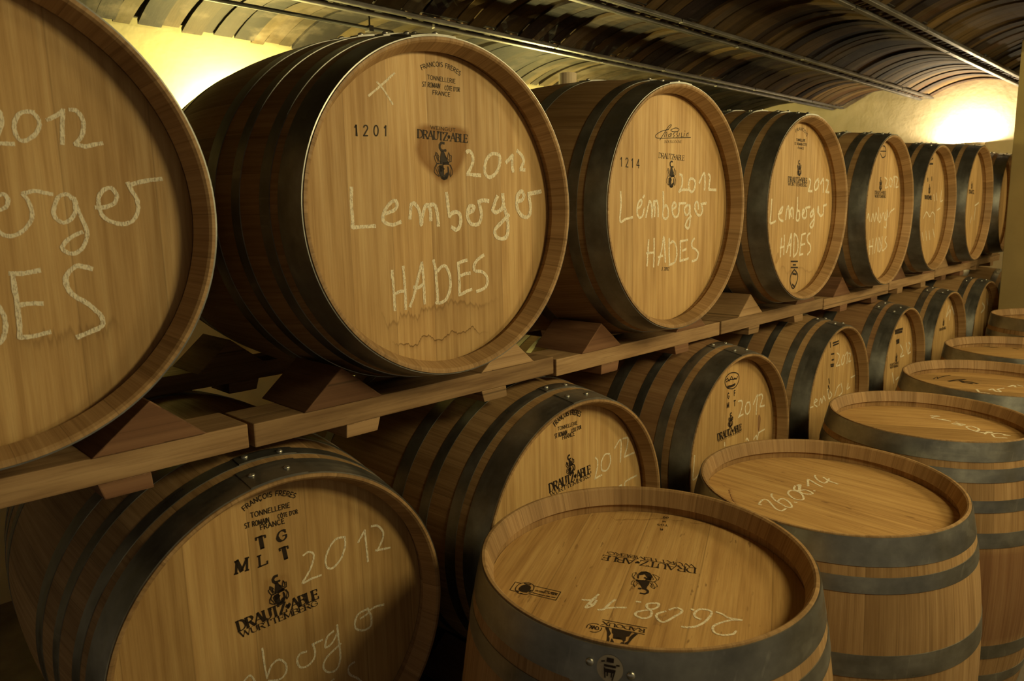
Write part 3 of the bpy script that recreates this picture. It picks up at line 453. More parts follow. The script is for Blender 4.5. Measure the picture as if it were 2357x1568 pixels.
 'B5':[('chalk_year',[(6.2,[52.8,138.1,85.7,125.8,67.0,96.3,101.1,99.9]),(6.3,[124.8,136.3,112.9,113.2,142.6,100.4,152.6,123.7,128.6,138.4]),(6.4,[158.2,127.1,178.1,144.0,183.5,97.5]),(6.5,[190.9,144.3,227.4,135.0,206.4,101.1,239.0,101.5])]),('chalk_name',[(5.8,[-129.1,-27.7,-119.4,-9.0,-98.8,-41.0]),(6.0,[-79.8,-41.4,-66.5,-9.7,-41.4,-42.2,-28.5,-7.1,-2.8,-39.8]),(6.2,[-3.3,15.2,13.6,-43.4,36.4,-37.4,21.4,-11.0]),(6.2,[45.2,-31.0,61.0,-8.3,87.3,-38.4]),(6.3,[91.1,-5.4,87.3,-38.4,119.9,-25.7,110.4,1.0,113.3,-65.6,87.0,-68.2]),(6.4,[136.7,-26.0,153.7,-6.1,204.5,6.8])]),('chalk_word',[(6.0,[-85.1,-118.0,-78.6,-176.4]),(6.1,[-47.8,-113.0,-40.4,-175.2]),(6.0,[-90.1,-143.5,-42.5,-142.5]),(6.1,[-17.4,-173.1,-5.3,-111.4,21.2,-168.5]),(6.3,[26.1,-109.3,37.4,-169.3,62.0,-150.6,30.7,-112.8]),(6.3,[66.0,-107.4,77.0,-164.6,105.4,-162.7]),(6.4,[121.9,-109.5,104.4,-125.6,135.7,-147.2,111.7,-163.0])])],
 'B6':[('chalk_year',[(6.1,[79.6,66.3,100.5,36.0]),(6.2,[117.2,74.1,139.5,39.8]),(6.3,[208.7,86.1,202.9,35.8,240.6,39.6])]),('chalk_name',[(6.1,[-58.4,-44.9,-15.4,-15.8,41.4,-39.2,74.7,-16.9,118.3,-32.8,122.9,-71.4]),(6.3,[152.5,-10.2,204.0,0.9])]),('chalk_word',[(5.9,[-62.2,-111.8,-38.1,-150.1]),(6.0,[-6.0,-106.0,18.0,-152.3]),(6.1,[45.5,-107.6,69.2,-150.5]),(6.2,[109.5,-101.9,146.4,-141.8])])],
 'B7':[('chalk_year',[(7.8,[121.2,-10.7,208.3,6.3]),(7.6,[45.3,-104.7,69.5,-70.7]),(7.7,[142.8,-19.6,130.5,-89.2])])],
}
MARKS={
 'B2':[('cooper_stamp','arc','FRANCOIS FRERES','sans',1.1,[-29.3,255.6,15.1,266.3,58.6,254.8,-32.1,263.2]),('cooper_stamp','text','TONNELLERIE','sans',1.0,[-17.8,241.1,47.4,239.9,-17.5,248.6]),('cooper_stamp','text','ST ROMAIN','sans',1.0,[-30.0,227.0,10.5,227.2,-29.0,235.4]),('cooper_stamp','text',"CÔTE D'OR",'sans',1.0,[21.4,225.4,57.3,225.2,22.1,233.2]),('cooper_stamp','text','FRANCE','sans',1.1,[-7.3,215.0,33.5,214.3,-6.7,222.4]),('number_stamp','text','1 2 0 1','sans',1.0,[-177.8,131.5,-111.8,134.3,-176.6,149.3]),('number_stamp','line',2.52,[-173.9,149.5,-172.7,131.2]),('winery_stamp','text','WEINGUT','sans',1.0,[-14.6,152.0,44.1,150.0,-14.8,158.4]),('winery_stamp','text','DRAUTZ♥ABLE','serif',1.3,[-45.1,134.6,72.8,131.1,-44.4,149.4]),('crest','crest',1.2,[11.6,58.6,11.3,129.9])],
 'B3':[('cooper_stamp','line',1.84,[-38.6,175.7,-19.2,194.2,0.5,212.9,11.7,217.4,10.6,213.5,-1.6,205.2]),('cooper_stamp','line',1.87,[0.7,204.7,-30.3,198.5,-54.2,188.5,-56.2,182.2,-40.9,180.5,14.8,184.1,103.8,190.1]),('cooper_stamp','line',1.88,[10.9,204.7,32.4,210.5,47.5,208.2,41.9,202.1,21.2,200.3,9.8,202.8]),('cooper_stamp','line',1.86,[-19.0,184.8,-12.5,195.8,-8.1,197.3,-8.0,192.3,-11.2,185.2]),('cooper_stamp','line',1.89,[11.1,194.7,1.0,191.6,1.1,186.5,10.1,189.5,13.4,196.0,11.3,186.5]),('cooper_stamp','line',1.9,[28.1,198.2,20.2,193.9,27.2,190.5,21.6,186.4]),('cooper_stamp','line',1.92,[42.0,199.0,36.3,194.8,43.3,191.4,37.7,187.2]),('cooper_stamp','line',1.93,[51.3,198.2,46.9,188.4]),('cooper_stamp','line',1.93,[60.6,200.0,58.6,189.0,65.6,190.0]),('cooper_stamp','line',1.95,[73.6,199.5,70.4,189.6]),('cooper_stamp','line',1.96,[82.2,190.3,85.5,198.9,92.6,201.9,89.4,191.3]),('cooper_stamp','line',1.95,[74.6,205.4,76.5,204.8]),('cooper_stamp','text','BOURGOGNE','serif',0.9,[-17.5,169.9,61.4,173.7,-17.0,176.2]),('winery_stamp','text','DRAUTZ♥ABLE','serif',1.0,[-42.1,131.2,74.7,128.1,-41.3,144.4]),('crest','crest',1.0,[14.7,55.4,16.3,126.2]),('number_stamp','text','1 2 1 4','sans',0.9,[-200.7,105.5,-124.3,103.2,-200.8,126.9]),('year_stamp','text','J 2012','serif',1.2,[-23.1,-160.1,11.9,-162.5,-23.3,-151.5])],
 'B4':[('cooper_stamp','arc','FRANCOIS','sans',1.3,[-29.1,249.1,10.3,260.2,53.5,241.8,-32.1,259.0]),('cooper_stamp','text','TONNELLERIE','sans',1.5,[-23.7,224.0,42.7,225.1,-24.4,231.8]),('cooper_stamp','text','ST ROMAIN CÔTE','sans',1.5,[-35.5,211.5,56.7,211.4,-36.2,219.4]),('cooper_stamp','text','FRANCE','sans',1.5,[-11.2,199.4,35.0,198.8,-10.8,206.1]),('crest','crest',2.0,[8.9,109.9,3.7,162.2]),('winery_stamp','text','DRAUTZ♥ABLE','serif',1.3,[-70.8,90.7,72.8,88.2,-72.3,107.0]),('winery_stamp','text','WÜRTTEMBERG','serif',1.3,[-69.7,78.3,74.2,75.3,-70.6,88.9]),('inspection_stamp','line',5.3,[-26.1,-176.4,25.9,-179.5]),('inspection_stamp','line',5.34,[-9.5,-189.0,11.3,-190.3]),('inspection_stamp','line',5.32,[-24.1,-197.4,28.0,-200.8]),('inspection_stamp','line',5.38,[2.4,-206.2,-21.7,-223.2,-24.7,-246.4,-1.7,-271.8,22.8,-254.9,30.6,-227.0,2.4,-206.2]),('inspection_stamp','line',7.15,[-8.7,-219.5,19.8,-223.9]),('inspection_stamp','line',7.18,[-8.3,-257.1,8.1,-265.5])],
 'B5':[('cooper_stamp','line',4.84,[-19.6,256.3,-1.1,262.3,28.6,261.8,47.5,246.9,41.9,224.3,7.6,216.6,-18.7,231.3]),('cooper_stamp','line',4.84,[-20.5,240.6,46.1,243.6]),('crest','crest',2.2,[9.6,82.8,3.2,137.1]),('winery_stamp','text','DRAUTZ♥ABLE','serif',1.5,[-58.0,69.6,80.7,68.3,-60.3,82.3]),('winery_stamp','text','WÜRTTEMBERG','serif',1.5,[-55.3,55.1,83.5,53.9,-57.4,66.5])],
 'B6':[('crest','crest',2.2,[6.5,69.8,0.5,114.2]),('winery_stamp','text','DRAUTZ♥ABLE','serif',1.6,[-60.3,45.3,51.5,43.7,-64.4,62.1]),('cooper_stamp','line',8.86,[-36.8,223.2,23.2,236.4]),('cooper_stamp','line',8.88,[-33.2,208.8,29.7,210.8]),('cooper_stamp','line',8.92,[-34.4,143.1,-30.8,128.5]),('cooper_stamp','line',9.08,[27.3,149.4,31.4,133.2])],
 'B7':[('crest','crest',2.2,[21.3,79.0,10.3,121.0]),('winery_stamp','text','DRAUTZ','serif',1.6,[-34.0,55.9,80.3,53.9,-40.2,74.3])],
 'C1':[('cooper_stamp','arc','FRANÇOIS FRERES','sans',1.5,[-54.6,245.4,-8.9,257.6,33.9,242.9,-57.1,253.5]),('cooper_stamp','text','TONNELLERIE','sans',1.4,[-45.0,230.5,24.6,229.3,-45.3,239.1]),('cooper_stamp','text','ST ROMAIN','sans',1.4,[-56.1,215.1,-14.0,213.6,-56.4,223.8]),('cooper_stamp','text',"CÔTE D'OR",'sans',1.4,[1.9,215.1,38.1,213.9,1.4,222.5]),('cooper_stamp','text','FRANCE','sans',1.5,[-30.1,204.1,12.8,203.5,-30.8,212.9]),('stencil_letters','text','T','serif',2.0,[-37.7,171.6,-21.8,171.6,-39.5,192.7]),('stencil_letters','text','G','serif',2.0,[-2.5,172.7,14.7,173.5,-2.4,191.5]),('stencil_letters','text','M','serif',2.0,[-79.0,141.5,-57.5,141.2,-76.8,163.1]),('stencil_letters','text','L','serif',2.0,[-38.3,139.8,-23.2,140.9,-38.3,159.4]),('stencil_letters','text','T','serif',2.0,[3.1,138.9,17.7,138.7,0.0,160.4]),('crest','crest',2.0,[-6.3,57.4,-11.1,114.6]),('winery_stamp','text','DRAUTZ♥ABLE','serif',1.5,[-81.9,38.4,65.7,42.3,-84.6,57.2]),('winery_stamp','text','WÜRTTEMBERG','serif',1.3,[-78.8,25.6,63.6,29.7,-80.6,36.2])],
 'C2':[('cooper_stamp','arc','FRANÇOIS FRERES','sans',1.5,[-43.3,253.9,4.6,270.5,44.6,258.8,-47.8,264.8]),('cooper_stamp','text','TONNELLERIE','sans',1.3,[-33.9,241.8,35.3,241.9,-34.7,250.3]),('cooper_stamp','text','ST ROMAIN','sans',1.5,[-44.7,225.8,-2.0,226.2,-45.5,236.0]),('cooper_stamp','text',"CÔTE D'OR",'sans',1.5,[14.0,226.0,49.5,228.4,13.1,234.7]),('cooper_stamp','text','FRANCE','sans',1.3,[-18.3,216.4,24.9,216.7,-19.6,226.8]),('crest','crest',2.0,[12.7,122.8,3.3,173.7]),('winery_stamp','text','DRAUTZ♥ABLE','serif',1.3,[-65.1,99.5,85.3,106.9,-68.0,120.7]),('winery_stamp','text','WÜRTTEMBERG','serif',1.2,[-62.5,88.6,85.3,96.2,-64.7,97.7])],
 'C3':[('cooper_stamp','line',3.39,[5.7,190.0,-21.9,197.5,-38.1,215.1,-35.3,231.6,-15.0,241.6,13.2,240.5,37.5,232.7,47.1,217.4,39.3,201.3,23.1,191.8,5.7,190.0]),('cooper_stamp','line',3.31,[-34.9,224.3,-23.6,228.4,-13.7,218.1,-0.4,230.5,9.7,218.9,19.0,222.3,28.8,218.1,38.0,224.0]),('cooper_stamp','line',3.32,[-32.3,218.9,-9.3,222.2,33.6,217.3]),('cooper_stamp','line',7.59,[-22.1,201.2,1.4,199.5,22.5,201.8]),('stencil_letters','text','G','sans',1.6,[-20.1,164.0,-10.7,162.9,-21.0,181.4]),('stencil_letters','text','F','sans',1.6,[18.5,165.3,27.1,164.9,17.5,182.4]),('stencil_letters','text','M','sans',1.6,[-23.1,134.2,-10.0,133.6,-24.0,150.7]),('stencil_letters','text','T','sans',1.6,[19.5,131.4,30.0,131.0,18.5,149.1]),('crest','crest',2.4,[-0.6,66.6,3.8,114.6]),('winery_stamp','text','DRAUTZ♥ABLE','serif',1.4,[-72.6,42.0,73.5,42.5,-75.5,63.6]),('winery_stamp','text','WÜRTTEMBERG','serif',1.3,[-70.9,35.4,72.8,36.9,-72.6,41.2])],
 'C4':[('cooper_stamp','line',6.44,[-5.4,235.5,-0.4,214.5]),('cooper_stamp','line',6.5,[20.5,227.4,78.1,228.5]),('cooper_stamp','line',6.52,[24.1,217.8,79.4,219.1]),('cooper_stamp','line',6.5,[9.0,185.9,37.8,183.9]),('cooper_stamp','line',6.54,[17.8,161.8,38.6,160.8]),('cooper_stamp','line',6.52,[8.7,145.0,41.1,142.0]),('cooper_stamp','line',6.54,[11.9,137.6,39.7,135.3]),('cooper_stamp','line',6.53,[-1.4,91.8,6.9,71.9]),('cooper_stamp','line',6.54,[-3.5,64.6,9.9,48.3]),('cooper_stamp','line',6.56,[1.2,45.3,-0.4,22.5])],
 'C5':[('crest','crest',2.2,[33.0,42.7,29.4,83.8]),('winery_stamp','text','DRAUTZ♥ABLE','serif',1.6,[-54.2,35.5,69.0,28.8,-56.3,46.5]),('winery_stamp','text','WÜRTTEMBERG','serif',1.6,[-48.7,23.9,66.8,15.5,-50.6,33.3]),('cooper_stamp','line',11.16,[-13.8,191.0,93.8,188.0]),('cooper_stamp','line',11.18,[-11.5,180.2,88.1,175.2]),('cooper_stamp','line',11.3,[12.4,142.5,53.5,142.1]),('cooper_stamp','line',11.33,[18.0,131.0,55.8,131.0])],
 'C6':[('crest','crest',2.2,[55.1,115.8,50.8,156.1]),('winery_stamp','text','DRAUTZ♥ABLE','serif',1.6,[-9.6,96.4,105.3,94.1,-12.8,108.9])],
 'D1':[('winery_stamp','text','DRAUTZ♥ABLE','serif',0.95,[88.3,-49.9,14.1,99.2,72.1,-58.7]),('winery_stamp','text','WÜRTTEMBERG','serif',0.85,[97.0,-40.5,29.7,102.8,89.0,-48.0]),('crest','crest',0.8,[19.0,7.3,-47.2,-31.8]),('cooper_logo','text','RADOUX','serif',1.3,[-127.3,-91.4,-155.3,-32.1,-135.2,-95.8]),('cooper_logo','line',1.44,[-151.8,-28.8,-122.5,-91.9]),('cooper_logo','line',1.41,[-167.7,-36.3,-138.8,-98.6]),('cooper_logo','line',1.4,[-186.1,-24.3,-178.4,-21.0,-172.2,-23.0,-168.1,-27.3,-166.4,-32.4]),('cooper_logo','line',1.38,[-189.5,-34.1,-187.3,-39.8,-182.0,-43.6,-175.0,-43.8,-169.9,-41.2]),('cooper_logo','text','OAK','serif',1.5,[-178.1,-41.6,-183.9,-28.4,-170.9,-36.8]),('cooper_logo','poly',[-160.4,-53.5,-170.2,-60.9,-170.5,-63.9,-180.1,-70.1,-178.8,-71.4,-176.4,-71.8,-172.8,-74.5,-170.9,-78.6,-172.9,-82.9,-177.1,-87.0,-172.3,-87.8,-163.9,-82.7,-161.1,-83.4,-158.7,-84.9,-148.8,-82.1,-147.0,-80.8]),('cooper_logo','poly',[-165.4,-44.8,-170.9,-51.4,-173.9,-54.8,-187.4,-64.6,-191.2,-67.0,-193.8,-70.7,-193.1,-74.0,-189.9,-70.5,-187.0,-69.3,-182.2,-65.7,-181.4,-63.4,-172.3,-60.9,-167.2,-54.2,-163.2,-49.4]),('cooper_logo','poly',[-144.5,-91.0,-154.4,-91.6,-161.7,-92.5,-174.6,-94.9,-179.0,-96.5,-182.3,-94.1,-181.5,-91.8,-175.6,-89.7,-169.5,-90.7,-161.7,-87.1,-156.5,-86.1,-146.3,-85.8]),('cooper_logo','poly',[-181.3,-68.8,-183.3,-73.1,-187.4,-78.4,-189.5,-75.1,-190.0,-72.5,-184.8,-70.4]),('cooper_logo','poly',[-183.7,-85.4,-178.9,-85.1,-175.6,-88.6,-180.9,-91.4,-183.6,-88.6]),('inspection_stamp','line',1.32,[-162.6,139.9,-165.8,149.6,-190.6,138.4,-187.4,128.3]),('inspection_stamp','line',1.3,[-152.8,117.9,-136.1,71.8,-160.8,61.1,-177.0,106.7]),('inspection_stamp','line',1.26,[-183.4,110.8,-187.5,119.1,-186.0,128.2,-179.1,135.8,-168.1,139.5,-158.8,138.0,-152.8,133.2,-151.1,124.3,-154.2,116.6,-162.4,110.2,-171.9,106.7,-179.7,107.6,-183.4,110.8]),('inspection_stamp','poly',[-181.5,119.5,-181.0,127.0,-175.3,131.8,-166.7,133.8,-159.1,130.7,-157.0,123.6,-160.4,117.6,-169.3,112.0,-176.7,111.7]),('inspection_stamp','line',2.88,[-158.4,134.8,-153.9,125.2]),('inspection_stamp','line',2.8,[-184.7,128.2,-184.9,123.1]),('inspection_stamp','line',2.78,[-185.5,118.3,-184.1,115.6]),('inspection_stamp','line',2.78,[-173.3,109.5,-166.2,111.5]),('inspection_stamp','text','BUREAU VERITAS','serif',1.3,[-145.3,72.2,-160.4,106.7,-148.7,69.9]),('inspection_stamp','line',1.95,[-155.5,67.2,-157.9,72.9]),('inspection_stamp','line',1.95,[-159.5,75.3,-161.9,81.7]),('inspection_stamp','line',1.96,[-162.9,83.5,-167.1,93.7]),('inspection_stamp','line',1.97,[-167.8,95.7,-169.9,104.6]),('inspection_stamp','line',1.98,[-142.9,72.4,-148.0,83.0]),('inspection_stamp','line',1.99,[-148.0,87.0,-151.8,93.6]),('code_letters','text','09','sans',1.3,[232.4,101.0,226.6,109.9,226.3,97.0]),('code_letters','text','M','sans',1.3,[212.2,94.4,209.0,99.5,206.8,90.8]),('code_letters','text','TGS','sans',1.2,[201.7,82.6,190.1,99.4,195.4,78.5]),('code_letters','text','R','sans',1.3,[179.5,79.3,176.8,84.0,173.4,75.3])],
 'D4':[('cooper_stamp','line',5.6,[33.8,211.2,86.4,211.8,52.6,199.7]),('cooper_stamp','line',5.65,[68.8,201.3,109.5,195.5,149.5,180.8]),('cooper_stamp','line',12.34,[30.9,155.4,65.4,145.3,106.8,117.8]),('cooper_stamp','line',12.4,[73.8,125.8,46.7,108.4,50.1,85.4]),('cooper_stamp','line',12.32,[67.6,113.5,72.8,88.2,59.5,65.3]),('cooper_stamp','line',12.16,[47.5,98.0,47.1,79.4])],
 'D5':[('cooper_stamp','line',11.49,[219.7,201.1,221.9,182.4]),('cooper_stamp','line',11.37,[210.6,173.5,235.5,150.3]),('cooper_stamp','line',11.2,[248.7,87.4,239.6,67.2])],
}
STAINS={
 'B2':[('band',21.7,0.55,[-166.3,-173.7,-148.1,-160.4,-139.5,-185.2,-128.3,-210.7,-125.2,-202.2,-107.1,-202.0,-101.1,-189.3,-82.5,-189.0,-64.2,-200.1,-55.4,-187.4,-35.7,-182.5,-7.6,-185.3,16.0,-176.0,42.6,-178.5,72.5,-188.6,91.0,-192.8,116.6,-185.5,156.0,-176.8,185.7,-192.1]),('band',8.6,0.8,[-134.4,-249.8,-124.6,-235.5,-109.6,-246.5,-90.9,-244.5,-80.5,-251.6,-64.1,-250.4,-55.2,-237.7,-38.4,-235.2,-24.8,-246.3,-4.8,-248.9,19.2,-235.3,33.9,-241.9,55.1,-239.7,70.9,-230.7,85.8,-248.4,108.1,-246.2,124.0,-250.7]),('blob',0.8,[10.2,117.9],[-50.3,131.3,-49.2,151.1,-29.8,161.8,5.9,159.2,37.6,162.8,73.4,158.4,79.4,141.9,75.2,120.7,65.2,95.0,44.4,69.2,11.1,46.9,-14.3,64.0,-43.6,87.7,-54.3,111.3])],
 'D1':[('band',8.2,0.7,[156.1,218.5,155.3,197.1,146.8,170.4,168.0,154.3,181.7,136.6,199.0,121.5,223.2,103.3,224.9,85.5,239.3,72.3,239.6,54.1,256.1,31.5,259.5,5.2,266.7,-18.5])],
 'C1':[('blob',0.4,[-10.2,86.7],[-33.6,112.0,-24.5,113.0,10.4,112.4,19.1,88.9,25.8,64.8,33.4,51.1,11.8,48.3,-18.8,55.8,-35.4,76.9])],
 'B1':[('band',40.8,0.5,[34.2,-145.5,53.4,-150.6,69.0,-154.3,85.5,-152.9,100.9,-157.6,112.8,-154.6,128.6,-154.8,146.3,-155.2,161.4,-152.4,178.8,-146.1,186.7,-152.7])],
 'B4':[('band',21.6,0.45,[-127.0,-212.7,-86.3,-185.4,-50.8,-213.1,63.0,-205.2,124.6,-220.0,185.3,-207.8]),('blob',0.6,[-128.9,-157.9],[-122.6,-138.4,-115.5,-158.6,-129.9,-177.7,-140.8,-174.5,-134.5,-155.1])],
 'C3':[('blob',0.75,[190.5,53.4],[184.0,70.7,195.1,63.1,199.0,46.3,191.0,10.7,182.9,12.6,179.1,50.6])],
 'D2':[('band',10.8,0.8,[-89.3,208.9,-123.8,193.2,-147.5,174.8,-168.4,154.8,-181.5,141.3]),('band',6.4,0.8,[103.7,131.3,119.1,102.7,114.6,66.1])],
}


# ------------------------------------------------------------------ room shell
random.seed(4)
X0, X1, Y0, Y1 = -2.2, 6.4, -2.9, 2.36
ZB = 2.30                                   # underside of the ceiling beams
def wall(name, lo, hi, mat):
    bm = bmesh.new(); add_box(bm, lo, hi); return struct(name, bm, mat)
wall('floor', (X0 - .2, Y0 - .2, -.2), (X1 + .2, Y1 + .2, 0), M['floor'])
wall('wall_right', (X1, Y0 - .2, 0), (X1 + .2, Y1 + .2, 2.75), M['plaster'])
wall('wall_back', (X0 - .2, Y1, 0), (X1, Y1 + .2, 2.75), M['plaster_back'])
wall('trim_1', (X0 + .02, .06, 0), (X1 - .02, .84, .348), M['floor'])     # plinth under the rack
bm = bmesh.new(); add_box(bm, PIL0, PIL1, .004); struct('trim_2', bm, M['pillar'])

beam_y = [1.48 - .668 * i for i in range(8)]
TONES = [(.30, .24, .15), (.24, .19, .12), (.36, .29, .17), (.16, .125, .10), (.115, .09, .085), (.42, .35, .22), (.21, .15, .09), (.27, .23, .18)]
def vault():
    bm = bmesh.new(); lay = bm.loops.layers.color.new('tone')
    def strip(x0, x1, ya, yb, rise, dz, tone, wob):
        n = 12; rows = []
        for i in range(n + 1):
            t = i / n; y = ya + (yb - ya) * t; z = ZB + .015 + rise * 4 * t * (1 - t) + dz
            rows.append([bm.verts.new((x + wob * (2 * t - 1), y, zz)) for x in (x0, x1) for zz in (z, z + .02)])
        for a, b in zip(rows, rows[1:]):
            for q in ((a[0], a[2], b[2], b[0]), (a[1], a[0], b[0], b[1]), (a[2], a[3], b[3], b[2])):
                f = bm.faces.new(q)
                for l in f.loops: l[lay] = (*tone, 1)
        for r in (rows[0], rows[-1]):
            f = bm.faces.new((r[0], r[1], r[3], r[2]))
            for l in f.loops: l[lay] = (*tone, 1)
    RISE = .085
    bays = [(beam_y[0] + .035, Y1 - .06, True)] + [(b + .035, a - .035, False) for a, b in zip(beam_y, beam_y[1:])]
    for k, (ya, yb, last) in enumerate(bays):
        x = X0
        while x < X1:
            w = random.uniform(.055, .095); g = random.choice((.001, .001, .002, .006))
            tn = random.choice(TONES); j = random.uniform(.8, 1.2)
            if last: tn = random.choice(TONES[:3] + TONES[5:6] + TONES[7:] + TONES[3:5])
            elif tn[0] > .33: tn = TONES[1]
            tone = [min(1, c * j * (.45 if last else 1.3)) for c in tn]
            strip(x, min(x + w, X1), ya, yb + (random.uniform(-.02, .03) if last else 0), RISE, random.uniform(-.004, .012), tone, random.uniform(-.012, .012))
            x += w + g
        # laths behind the gaps
        n = 12; pr = None
        for i in range(n + 1):
            t = i / n; y = ya + (yb - ya) * t; z = ZB + .04 + RISE * 4 * t * (1 - t)
            cur = [bm.verts.new((xx, y, z)) for xx in (X0, X1)]
            if pr:
                f = bm.faces.new((pr[0], pr[1], cur[1], cur[0]))
                for l in f.loops: l[lay] = (.03, .025, .02, 1)
            pr = cur
    return bm
struct('ceiling', vault(), M['ceil'])
bm = bmesh.new(); add_box(bm, (X0 - .2, Y0 - .2, 2.62), (X1 + .2, Y1 + .2, 2.75)); struct('ceiling_slab', bm, M['dark'])

BL = ['steel ceiling beam nearest the back wall, passing just above the barrel tops', 'second steel ceiling beam from the back wall, ladder-like and lit at its far end', 'third steel ceiling beam from the back wall, running into the top right corner']
for k, y in enumerate(beam_y):
    lab = BL[k] if k < 3 else 'steel ceiling beam over the aisle, number %s from the back wall' % ['four', 'five', 'six', 'seven', 'eight'][k - 3]
    r = empty('ceiling_beam', ((X0 + X1) / 2, y, ZB), lab, 'beam', 'ceiling beams')
    for s in (-1, 1):
        bm = bmesh.new(); x = X0 - (X0 + X1) / 2
        while x < X1 - (X0 + X1) / 2 - .1:              # rail in bolted lengths
            e = min(x + random.uniform(.9, 1.6), X1 - (X0 + X1) / 2); add_box(bm, (x, s * .04 - .011, 0), (e - .012, s * .04 + .011, .016), .003); x = e
        obj('rail', bm, M['rail'], r)
    bm = bmesh.new(); x = X0 - (X0 + X1) / 2 + .02
    while x < (X1 - X0) / 2 - .05:
        add_box(bm, (x, -.034, .012 + random.uniform(0, .006)), (x + random.uniform(.022, .035), .034, .03)); x += .075
    o = obj('rung_row', bm, M['timber_dark'], r)
    bm = bmesh.new(); add_box(bm, (-(X1 - X0) / 2, -.045, .028), ((X1 - X0) / 2, .045, .32)); obj('web', bm, M['dark'], r)

# conduit pipe under the last bay
r = empty('conduit_pipe', (1.0, 1.72, 2.27), 'thin dark pipe hung under the yellow-lit vault by the back wall', 'pipe')
bm = bmesh.new(); add_tube(bm, (-3.4, 0, .02), (1.05, -.03, .03), .008); obj('pipe', bm, M['pipe'], r, smooth=True)
for x in (.93, -.6, -2.1):
    bm = bmesh.new(); add_tube(bm, (x, -.03, .03), (x, -.03, .16), .004, 6); add_box(bm, (x - .012, -.045, .015), (x + .012, -.01, .04), .003); obj('hanger', bm, M['pipe'], r)

# ------------------------------------------------------------------ lamps of the room, and unseen ones added for light
def point(name, loc, power, color, rad, parent=None):
    l = bpy.data.lights.new(name, 'POINT'); l.energy = power; l.color = color; l.shadow_soft_size = rad
    o = link(bpy.data.objects.new(name, l)); o.location = loc
    if parent: o.parent = parent
    return o
def sconce(loc, out, label, power, color, rad=.10, sink=.018):
    """half-bowl plaster uplighter: out = direction away from the wall"""
    ang = math.atan2(out[1], out[0])
    r = empty('wall_sconce', loc, label, 'lamp', rot=Matrix.Rotation(ang, 3, 'Z'))
    bm = bmesh.new(); n = 20; prof = [(rad * math.sin(t), -rad * math.cos(t)) for t in [i * math.pi / 2 / 8 for i in range(9)]]
    prof += [(a * .93, b * .93) for a, b in prof[::-1]]
    rows = [[bm.verts.new((p * math.cos(a), p * math.sin(a), z)) for p, z in prof] for a in [-math.pi / 2 + math.pi * i / n for i in range(n + 1)]]
    for a, b in zip(rows, rows[1:]):
        for i in range(len(prof) - 1): bm.faces.new((a[i], b[i], b[i + 1], a[i + 1]))
    bmesh.ops.remove_doubles(bm, verts=bm.verts, dist=1e-5); bmesh.ops.recalc_face_normals(bm, faces=bm.faces)
    obj('bowl', bm, M['sconce'], r, smooth=True)
    bm = bmesh.new(); bmesh.ops.create_icosphere(bm, subdivisions=2, radius=.018); obj('bulb', bm, M['bulb'], r, (.04, 0, -.045), True)
    point('sconce_light', (.045, 0, -sink), power, color, .02, r)
    return r
sconce((X1, .50, 1.955), (-1, 0, 0), 'plaster bowl sconce glowing white on the far end wall', P_END, C_END)
sconce((1.62, Y1, 1.88), (0, -1, 0), 'plaster bowl sconce on the yellow back wall behind the barrels', P_BACK, C_BACK, sink=.004)
bm = bmesh.new(); add_box(bm, (2.55, -2.9, 0), (2.9, -2.6, 2.42), .004); struct('trim_3', bm, M['pillar'])  # unseen pillar, added to carry the ceiling uplight
sconce((2.72, -2.6, 1.8), (0, 1, 0), 'plaster bowl sconce added on an unseen pillar to brighten the ceiling', P_CEIL_FILL, C_CEIL_FILL, sink=.004)  # unseen fill lamp added to brighten the vault
sconce((3.7, Y1, 1.85), (0, -1, 0), 'plaster bowl sconce on the yellow back wall, farther along', P_BACK2, C_BACK, sink=.004)
def pendant(loc, label, power, color):
    """enamel cone shade on a rod, lit from inside"""
    r = empty('added_pendant', loc, label, 'lamp')
    bm = bmesh.new(); n = 24
    prof = [(.02, .17), (.06, .15), (.22, 0), (.215, 0), (.055, .143), (.016, .163)]
    rows = [[bm.verts.new((p * math.cos(a), p * math.sin(a), z)) for p, z in prof] for a in [2 * math.pi * i / n for i in range(n)]]
    for i in range(n):
        a, b = rows[i], rows[(i + 1) % n]
        for j in range(len(prof)): bm.faces.new((a[j], b[j], b[(j + 1) % len(prof)], a[(j + 1) % len(prof)]))
    obj('shade', bm, M['shade'], r, smooth=True)
    bm = bmesh.new(); add_tube(bm, (0, 0, .1), (0, 0, 2.32 - loc[2]), .008, 8); obj('rod', bm, M['rail'], r)
    bm = bmesh.new(); bmesh.ops.create_icosphere(bm, subdivisions=2, radius=.03); obj('bulb', bm, M['bulb'], r, (0, 0, .03), True)
    point('added_key_light', (0, 0, -.09), power, color, .19, r)
for a in ADDED_LAMPS: pendant(*a)  # out-of-view lamps added as key light for the barrel heads and lids

# ------------------------------------------------------------------ barrels
HOOPS = {'f': [(0, .062), (.085, .113), (.174, .201), (.262, .30)], 'd': [(0, .06), (.082, .115), (.244, .293)], 'b': [(0, .054), (.073, .109), (.157, .19), (.246, .288)], 'c': [(0, .061), (.08, .11), (.257, .296)]}
rivet_bm = bmesh.new()
bmesh.ops.create_uvsphere(rivet_bm, u_segments=12, v_segments=8, radius=.0062)
for v in rivet_bm.verts: v.co.z *= .62
RIVET = mesh_from(rivet_bm, 'rivet', M['rivet'], True)

